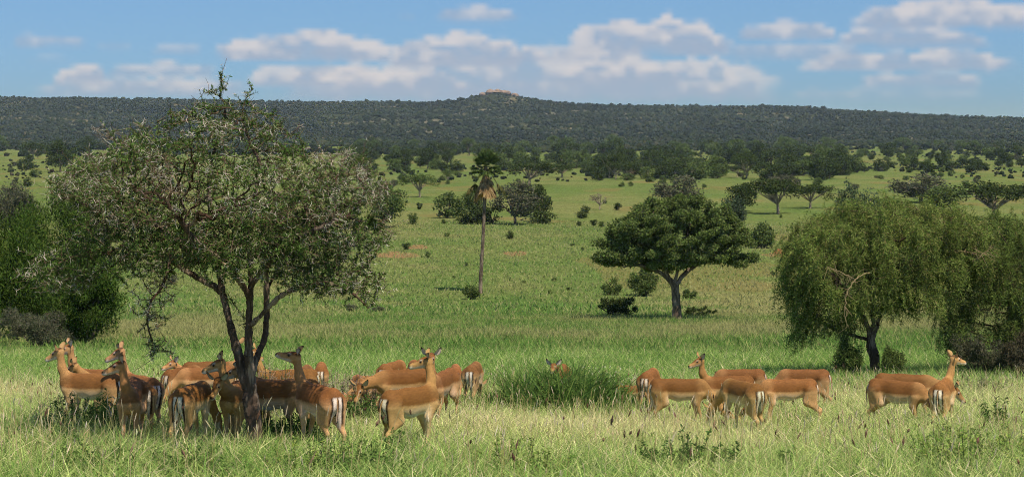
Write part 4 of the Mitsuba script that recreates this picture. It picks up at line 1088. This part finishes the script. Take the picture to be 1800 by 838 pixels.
# the woods of the hills and of the far edge of the plain: one mass
def woods():
    rng = R(17)
    temps = []
    for s in range(4):
        ic = trimesh.creation.icosphere(1 if s < 2 else 0)
        v = ic.vertices * (1 + .8 * (meshkit.noise(ic.vertices * 2.3, s)[:, None] - .5)) * [1, 1, .8]
        temps.append((v, ic.faces))
    parts = []
    def scatter(n, dfn, size, zf, keepfn):
        d = dfn(n); x = rng.uniform(-.34, .34, n) * d
        k = keepfn(x, d); x, d = x[k], d[k]
        n = len(x)
        z = zf(x, d)
        s = rng.uniform(*size, n) * np.where(rng.random(n) < .12, 1.5, 1)
        col = tints(rng, n, [(.015, .024, .011), (.021, .030, .014), (.029, .038, .019), (.038, .044, .024)], [.35, .35, .2, .1], .14)
        col = col * np.exp(1.1 * (meshkit.fbm(np.stack([x / 150, d / 260, 0 * x], -1), 3, 15) - .5))[:, None]
        s = s * np.exp(.5 * (meshkit.noise(np.stack([x / 60, d / 90, 0 * x], -1), 16) - .5))
        tq = rng.random(n)
        for q, (tv, tf) in enumerate(temps):
            i = np.nonzero(np.searchsorted([.05, .10, .55], tq) == q)[0]
            a = rng.uniform(0, 6.28, len(i)); ca, sa = np.cos(a)[:, None], np.sin(a)[:, None]
            V = np.stack([tv[:, 0] * ca - tv[:, 1] * sa, tv[:, 0] * sa + tv[:, 1] * ca, np.repeat(tv[None, :, 2], len(i), 0)], -1)
            V = V * (s[i] * np.stack([np.ones(len(i)), np.ones(len(i)), rng.uniform(.65, 1.0, len(i))], 0)).T[:, None]
            V = V + np.stack([x[i], d[i], z[i] + s[i] * .55], -1)[:, None]
            parts.append((V.reshape(-1, 3), (np.arange(len(i))[:, None, None] * len(tv) + tf[None]).reshape(-1, 3), np.repeat(col[i], len(tv), 0)))
    gap = lambda x, d: meshkit.fbm(np.stack([x / 90, d / 130, 0 * x], -1), 3, 5)
    scatter(23000, lambda n: rng.uniform(2180, 3560, n), (1.6, 3.5), hill_z, lambda x, d: gap(x, d) > np.interp(d, [2180, 2900, 3500], [.10, .22, .25]))
    scatter(3000, lambda n: rng.uniform(2900, 3560, n), (2.0, 3.6), hill_z, lambda x, d: gap(x, d) > .2)
    scatter(9500, lambda n: 1150 + 1100 * rng.random(n) ** .6, (1.5, 3.6), lambda x, d: ground_z(x, d), lambda x, d: gap(x, d) > np.interp(d, [1150, 1600, 2150], [.58, .42, .12]))
    far, parts[:] = list(parts), []
    scatter(2600, lambda n: 560 + 800 * rng.random(n) ** .8, (.35, 1.1), lambda x, d: ground_z(x, d), lambda x, d: gap(x * 2, d) > np.interp(np.abs(x / d), [0, .34], [.56, .44]))
    v, f, c = merge(parts)
    add('scrub', (v, f), 'mat_plain', False, c)
    tag('scrub', 'thin scatter of tiny scrub over the far pale plain', 'scrub', kind='stuff')
    v, f, c = merge(far)
    add('woods', (v, f), 'mat_plain', False, c)
    tag('woods', 'dense dark bush and trees covering the hills and the far edge of the plain', 'woods', kind='stuff')
woods()

# rocks of the hilltop outcrop and a mound of red earth
def outcrop():
    rng = R(3)
    for i, (px, row, w, h) in enumerate([(862, 169, 16, 9), (875, 166, 14, 9), (888, 169, 20, 8), (848, 172, 12, 7), (905, 172, 14, 7), (872, 174, 18, 7)]):
        d = 3395.0; m = d / F
        ic = trimesh.creation.icosphere(2)
        v = ic.vertices * (1 + .5 * (meshkit.noise(ic.vertices * 1.9 + i * 7, i)[:, None] - .5))
        v = v * [w * m * .5, w * m * .4, h * m * .6]
        x = (px - 900) * m
        key = numbered('boulder')
        add(key, (v + [x, d, hill_z(x, d) + h * m * .25], ic.faces), 'mat_rock')
        tag(key, 'pinkish bare boulder on the hilltop outcrop', 'boulder', 'boulders of the hilltop outcrop')
scene['mat_rock'] = {'type': 'diffuse', 'reflectance': mikit.proc(lambda p, n, uv: mikit.mix((.20, .15, .12), (.34, .27, .22), mikit.fbm(p.x / 3, p.y / 3, p.z / 2, 3)))}
outcrop()
def mound():
    b = on_ground(1370, 446); m = b[1] / F
    th, rr = np.meshgrid(np.linspace(0, 2 * np.pi, 28, endpoint=False), np.linspace(0, 1, 10))
    hgt = np.cos(rr * np.pi / 2) ** 1.4
    x = np.cos(th) * rr * 13 * m; y = np.sin(th) * rr * 10 * m
    z = hgt * 11 * m * (.75 + .6 * meshkit.fbm(np.stack([x, y, 0 * x], -1) * 1.3, 3, 4)) - .1
    v = np.stack([x, y, z], -1).reshape(-1, 3) + b
    f = []
    for i in range(9):
        for j in range(28):
            a, c = i * 28 + j, i * 28 + (j + 1) % 28
            f += [[a, a + 28, c + 28], [a, c + 28, c]]
    add('termite_mound', (v, np.array(f)), 'mat_soil', True)
    tag('termite_mound', 'low mound of bare red earth on the grass left of the weeping tree', 'mound')
scene['mat_soil'] = {'type': 'diffuse', 'reflectance': mikit.proc(lambda p, n, uv: mikit.mix((.20, .085, .04), (.34, .17, .085), mikit.fbm(p.x * 2, p.y * 2, p.z * 2, 3)))}
mound()
# ------------------------------------------------------------------ grass
def grass_patch(rng, n, d0, d1, hgt, wid, bend, segs, key, colorfn, margin=1.2, density=None, power=1.0):
    u = rng.random(n)
    d = np.sqrt(d0 ** 2 + (d1 ** 2 - d0 ** 2) * u ** power)
    x = rng.uniform(-1, 1, n) * (d * HALF * 1.06 + margin)
    if density is not None:
        k = rng.random(n) < density(x, d); x, d = x[k], d[k]
    n = len(x)
    z = ground_z(x, d)
    t = patch_np(x, d)
    a = rng.uniform(0, 2 * np.pi, n); l = np.abs(rng.normal(0, .22, n))
    up = unit(np.stack([np.cos(a) * l, np.sin(a) * l, np.ones(n)], -1))
    a2 = a + rng.normal(0, .8, n); bl = rng.uniform(*bend, n)
    bd = np.stack([np.cos(a2) * bl, np.sin(a2) * bl, -.45 * bl], -1)
    hum = .65 + .7 * meshkit.fbm(np.stack([x * .8, d * .8, 0 * x], -1), 3, 61)
    col = 900 + x / d * F
    L = rng.uniform(*hgt, n) * hum * np.where(d < 45, 1 + .35 * smooth(1450, 1560, col) + .22 * smooth(300, 200, col), 1)
    t = np.clip(t + .5 * (meshkit.fbm(np.stack([x * .45, d * .45, 0 * x], -1), 3, 77) - .5), 0, 1)
    return ribbons(np.stack([x, d, z - .02], -1), up, bd, L, rng.uniform(*wid, n), rng, colorfn(rng, t, n), segs)

def blade_color(rng, t, n, straw=.18):
    g = np.array([(.14, .285, .060), (.33, .46, .14), (.50, .57, .23), (.64, .61, .35), (.75, .67, .46)])
    v = t * 2.3 + rng.normal(0, .65, n) + .3
    s = rng.random(n) < straw * (.35 + t)
    v = np.where(s, rng.uniform(2.6, 4.0, n), v)
    v = np.clip(v, 0, 3.99)
    i = v.astype(int); fr = (v - i)[:, None]
    return (g[i] * (1 - fr) + g[i + 1] * fr) * np.exp(rng.normal(0, .26, (n, 1)))

def all_grass():
    rng = R(90)
    a = grass_patch(rng, 190000, 14.5, 33, (.18, .50), (.006, .013), (.25, 1.0), 2, 'a', blade_color)
    b = grass_patch(rng, 130000, 33, 62, (.18, .46), (.011, .022), (.3, 1.1), 1, 'b', blade_color)
    v, f, c = merge([a, b])
    add('tall_grass', (v, f), 'mat_grass', False, c)
    tag('tall_grass', 'tall mixed green and straw coloured grass around the herd', 'grass', kind='stuff')
    a = grass_patch(rng, 90000, 60, 130, (.20, .45), (.03, .06), (.2, .7), 1, 'c', lambda r, t, n: np.minimum(blade_color(r, t * .8, n, .02), (.36, .38, .17)) * .87)
    b = grass_patch(rng, 90000, 125, 300, (.25, .5), (.08, .18), (.2, .7), 1, 'd', lambda r, t, n: np.minimum(blade_color(r, t * .8, n, .02), (.36, .38, .17)) * .87)
    v, f, c = merge([a, b])
    add('meadow_grass', (v, f), 'mat_grass', False, c)
    tag('meadow_grass', 'shorter green grass of the valley meadow', 'grass', kind='stuff')
    # flowering stalks and dark seed heads standing above the grass
    n = 6500
    d = np.sqrt(rng.uniform(15 ** 2, 40 ** 2, n)); x = rng.uniform(-1, 1, n) * (d * HALF * 1.04)
    k = rng.random(n) < .25 + .75 * smooth(.42, .6, meshkit.fbm(np.stack([x * .5, d * .5, 0 * x], -1), 3, 71)); x, d = x[k], d[k]; n = len(x)
    p = np.stack([x, d, ground_z(x, d)], -1)
    dr_ = unit(np.stack([rng.normal(0, .16, n), rng.normal(0, .16, n), np.ones(n)], -1)); L = rng.uniform(.28, .62, (n, 1))
    e = p + dr_ * L
    st = segments(p, e, np.full(n, .0028), np.full(n, .0018), 3)
    cs = np.repeat(tints(rng, n, [(.42, .37, .18), (.30, .32, .11), (.52, .46, .28)], None, .12), 6, 0)
    hl = rng.uniform(.05, .13, (n, 1)); dark = rng.random(n) < .06
    lean = unit(dr_ + rng.normal(0, .25, (n, 3)))
    q = e + lean * hl * .5
    wd = np.where(dark, rng.uniform(.010, .017, n), rng.uniform(.003, .007, n))
    h1 = segments(e, q, np.full(n, .0025), wd, 4); h2 = segments(q, e + lean * hl, wd, np.full(n, .002), 4)
    hc = np.where(dark[:, None], tints(rng, n, [(.10, .065, .045), (.16, .10, .07)], None, .15), tints(rng, n, [(.50, .43, .26), (.36, .33, .16), (.58, .52, .38)], None, .12))
    v, f, c = merge([(*st, cs), (*h1, np.repeat(hc, 8, 0)), (*h2, np.repeat(hc, 8, 0))])
    add('grass_stalks', (v, f), 'mat_plain', False, c)
    tag('grass_stalks', 'dry flowering grass stalks with pale and dark seed heads', 'grass', kind='stuff')
all_grass()

# ------------------------------------------------------------------ leafy weeds, reeds and dry shrubs of the foreground
def weed(name, label, px, row, w, h, seed, n, cols, leaf, stems=26, cat='weed', group=None, bare=False, dd=0.0):
    rng = R(seed); key = numbered(name)
    b = on_ground(px, row); b[1] += dd
    b[0] = (px - 900) / F * b[1]; b[2] = ground_z(b[0], b[1])
    r = np.sqrt(rng.random(stems)) * w * .5; a = rng.uniform(0, 6.283, stems)
    root = np.stack([b[0] + r * .7 * np.cos(a), b[1] + r * .5 * np.sin(a), 0 * r], -1); root[:, 2] = ground_z(root[:, 0], root[:, 1]) - .02
    tip = root + np.stack([np.cos(a) * r * .6 + rng.normal(0, .05, stems), np.sin(a) * r * .4 + rng.normal(0, .05, stems), h * rng.uniform(.55, 1.0, stems) * (1 - .35 * (r / (w * .5)) ** 2)], -1)
    mid = (root + tip) / 2 + rng.normal(0, .03 * h, (stems, 3))
    v, f, _ = merge([segments(root, mid, np.full(stems, .006), np.full(stems, .0045), 4), segments(mid, tip, np.full(stems, .0045), np.full(stems, .002), 4)])
    sc = tints(rng, stems * 2, [(.12, .14, .05), (.16, .13, .08)] if not bare else [(.22, .18, .14), (.34, .29, .23), (.14, .11, .09)], None, .12)
    part(key, 'stems', (v, f), 'mat_plain', False, np.repeat(sc, 8, 0), kind='stuff')
    if bare:
        m = stems * 9; k = rng.integers(stems, size=m); t = rng.uniform(.25, 1, (m, 1)); p0 = mid[k] * (1 - t) + tip[k] * t
        p1 = p0 + unit(rng.normal(size=(m, 3)) + [0, 0, .6]) * rng.uniform(.05, .2, (m, 1))
        part(key, 'twigs', segments(p0, p1, np.full(m, .003), np.full(m, .0015), 3), 'mat_plain', False, np.repeat(tints(rng, m, [(.26, .21, .17), (.38, .33, .27), (.16, .13, .10)], None, .12), 6, 0), kind='stuff')
    k = rng.integers(stems, size=n); t = rng.uniform(.08, 1, (n, 1))
    p = np.where(t < .5, root[k] + (mid - root)[k] * t * 2, mid[k] + (tip - mid)[k] * (t - .5) * 2) + rng.normal(0, .012, (n, 3))
    d = unit(rng.normal(size=(n, 3)) * [1, 1, .5] + [0, 0, .35])
    lv = leaves(p, d, leaf[0] * rng.uniform(.6, 1.3, n), leaf[1] * rng.uniform(.6, 1.3, n), rng, tints(rng, n, cols, None, .16), .18)
    part(key, 'leaves', lv[:2], 'mat_leaf', False, lv[2], kind='stuff')
    tag(key, label, cat, group)
WG = [(.12, .21, .05), (.16, .26, .07), (.09, .165, .04)]
WY = [(.24, .36, .08), (.19, .30, .065), (.32, .40, .12)]
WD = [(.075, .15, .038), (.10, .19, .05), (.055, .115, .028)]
weed('leafy_weed', 'bushy green weed in front of the leftmost impala', 160, 778, 1.1, .78, 1, 4200, WG, (.055, .018), 44)
weed('leafy_weed', 'grey stemmed weed left of the bushy green one at the left', 112, 772, .7, .6, 2, 500, WG, (.04, .012), 22, bare=True)
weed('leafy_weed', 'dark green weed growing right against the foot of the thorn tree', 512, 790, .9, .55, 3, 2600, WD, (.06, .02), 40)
weed('leafy_weed', 'green weed between the thorn tree foot and the lit impala', 490, 775, .5, .4, 4, 1200, WG, (.05, .018), 24)
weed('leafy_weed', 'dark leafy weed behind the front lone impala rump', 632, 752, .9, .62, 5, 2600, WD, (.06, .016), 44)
weed('dry_shrub', 'grey dry shrub with bare twigs between the lit impala and the grazing group', 622, 745, 1.0, .95, 6, 900, WD, (.04, .014), 40, cat='shrub', bare=True)
weed('dry_shrub', 'thin bare shrub behind the left end of the middle group', 600, 722, .7, .8, 7, 260, WD, (.04, .014), 22, cat='shrub', bare=True)
weed('dry_shrub', 'small leafy shrub behind the thorn tree forks', 480, 760, .8, 1.15, 8, 1700, WD, (.035, .012), 40, cat='shrub', bare=True, dd=1.2)
weed('leafy_weed', 'yellow green leafy plant at the bottom right corner', 1690, 842, 1.1, .7, 9, 2600, WY, (.045, .02), 44)
weed('leafy_weed', 'second yellow green plant right of the bottom corner one', 1775, 830, .8, .65, 10, 1700, WY, (.045, .02), 32)
weed('leafy_weed', 'upright dark forb in the grass right of the right end group', 1755, 770, .45, .85, 11, 900, WD, (.05, .02), 14)
weed('leafy_weed', 'bright bushy weed below the upright dark forb', 1640, 806, .8, .6, 12, 1600, WY, (.045, .02), 30)
weed('leafy_weed', 'dark leafy weed low in front below the right cluster', 1215, 835, .9, .6, 13, 1600, WD, (.05, .02), 30)
weed('leafy_weed', 'yellowish weed at the bottom below the young impala', 1145, 800, .5, .4, 14, 700, WY, (.045, .018), 16)
weed('leafy_weed', 'green weed tuft below the broadside left grazing impala', 1395, 790, .5, .4, 15, 700, WY, (.045, .018), 16)
weed('leafy_weed', 'low green weed at the bottom left under the shaded impala', 330, 842, 1.0, .4, 16, 1800, WG, (.05, .018), 36)
weed('leafy_weed', 'low weed at the very bottom below the lone front impala', 660, 846, .9, .35, 17, 1200, WG, (.05, .018), 26)
weed('leafy_weed', 'tangled weed behind the far right impala', 1725, 700, 1.0, .6, 18, 1500, WD, (.05, .015), 30, bare=True)
weed('leafy_weed', 'broad leaved green weed rising out of the tall reedy clump', 1018, 732, 1.5, .95, 19, 3000, WG, (.08, .028), 40)
weed('leafy_weed', 'leafy green weed left of the tall reedy clump', 955, 735, 1.2, .7, 20, 1800, WG, (.07, .022), 30)
wr = R(606)
for i in range(18):      # small weeds all through the near grass
    weed('small_weed', 'small green weed among the near grass stalks', float(wr.uniform(30, 1780)), float(wr.uniform(800, 850)), float(wr.uniform(.3, .7)), float(wr.uniform(.32, .6)), 700 + i, int(wr.uniform(300, 700)), [WG, WY, WD][i % 3], (.045, .018), int(wr.uniform(7, 16)), group='small weeds among the near grass')
def reeds():
    rng = R(55)
    for i, (px, row, w, h, n, lab) in enumerate([(992, 729, 2.4, 1.25, 4300, 'tall dark green reedy grass clump in the gap between middle and right groups'), (1066, 716, 1.1, .75, 1500, 'paler reedy clump with white tufts beside the young impala'), (940, 716, 1.0, .65, 1200, 'lower reedy clump left of the tall dark one')]):
        key = numbered('reed_clump'); b = on_ground(px, row)
        p = np.stack([b[0] + rng.normal(0, w * .33, n), b[1] + rng.normal(0, w * .25, n), np.zeros(n)], -1); p[:, 2] = ground_z(p[:, 0], p[:, 1]) - .02
        a = rng.uniform(0, 6.283, n); l = np.abs(rng.normal(0, .2, n))
        up = unit(np.stack([np.cos(a) * l, np.sin(a) * l, np.ones(n)], -1)); bl = rng.uniform(.1, .7, n)
        bd = np.stack([np.cos(a) * bl, np.sin(a) * bl, -.5 * bl], -1)
        v, f, c = ribbons(p, up, bd, h * rng.uniform(.3, 1.1, n) * (.55 + .75 * meshkit.fbm(p * np.array([2.2, 2.2, 0]), 3, 40 + i)) * np.exp(-((p[:, 0] - b[0]) / (w * .62)) ** 2), rng.uniform(.012, .026, n), rng, tints(rng, n, WD + WG, None, .25), 3)
        part(key, 'blades', (v, f), 'mat_grass', False, c, kind='stuff')
        if i == 1:
            m = 90; q = p[rng.choice(n, m)] + np.stack([rng.normal(0, .05, m), rng.normal(0, .05, m), rng.uniform(.45, .8, m)], -1)
            lv = leaves(q, unit(rng.normal(size=(m, 3)) + [0, 0, 1]), rng.uniform(.03, .07, m), rng.uniform(.012, .02, m), rng, tints(rng, m, [(.62, .62, .55)], None, .1))
            part(key, 'tufts', lv[:2], 'mat_plain', False, lv[2], kind='stuff')
        tag(key, lab, 'reeds')
reeds()
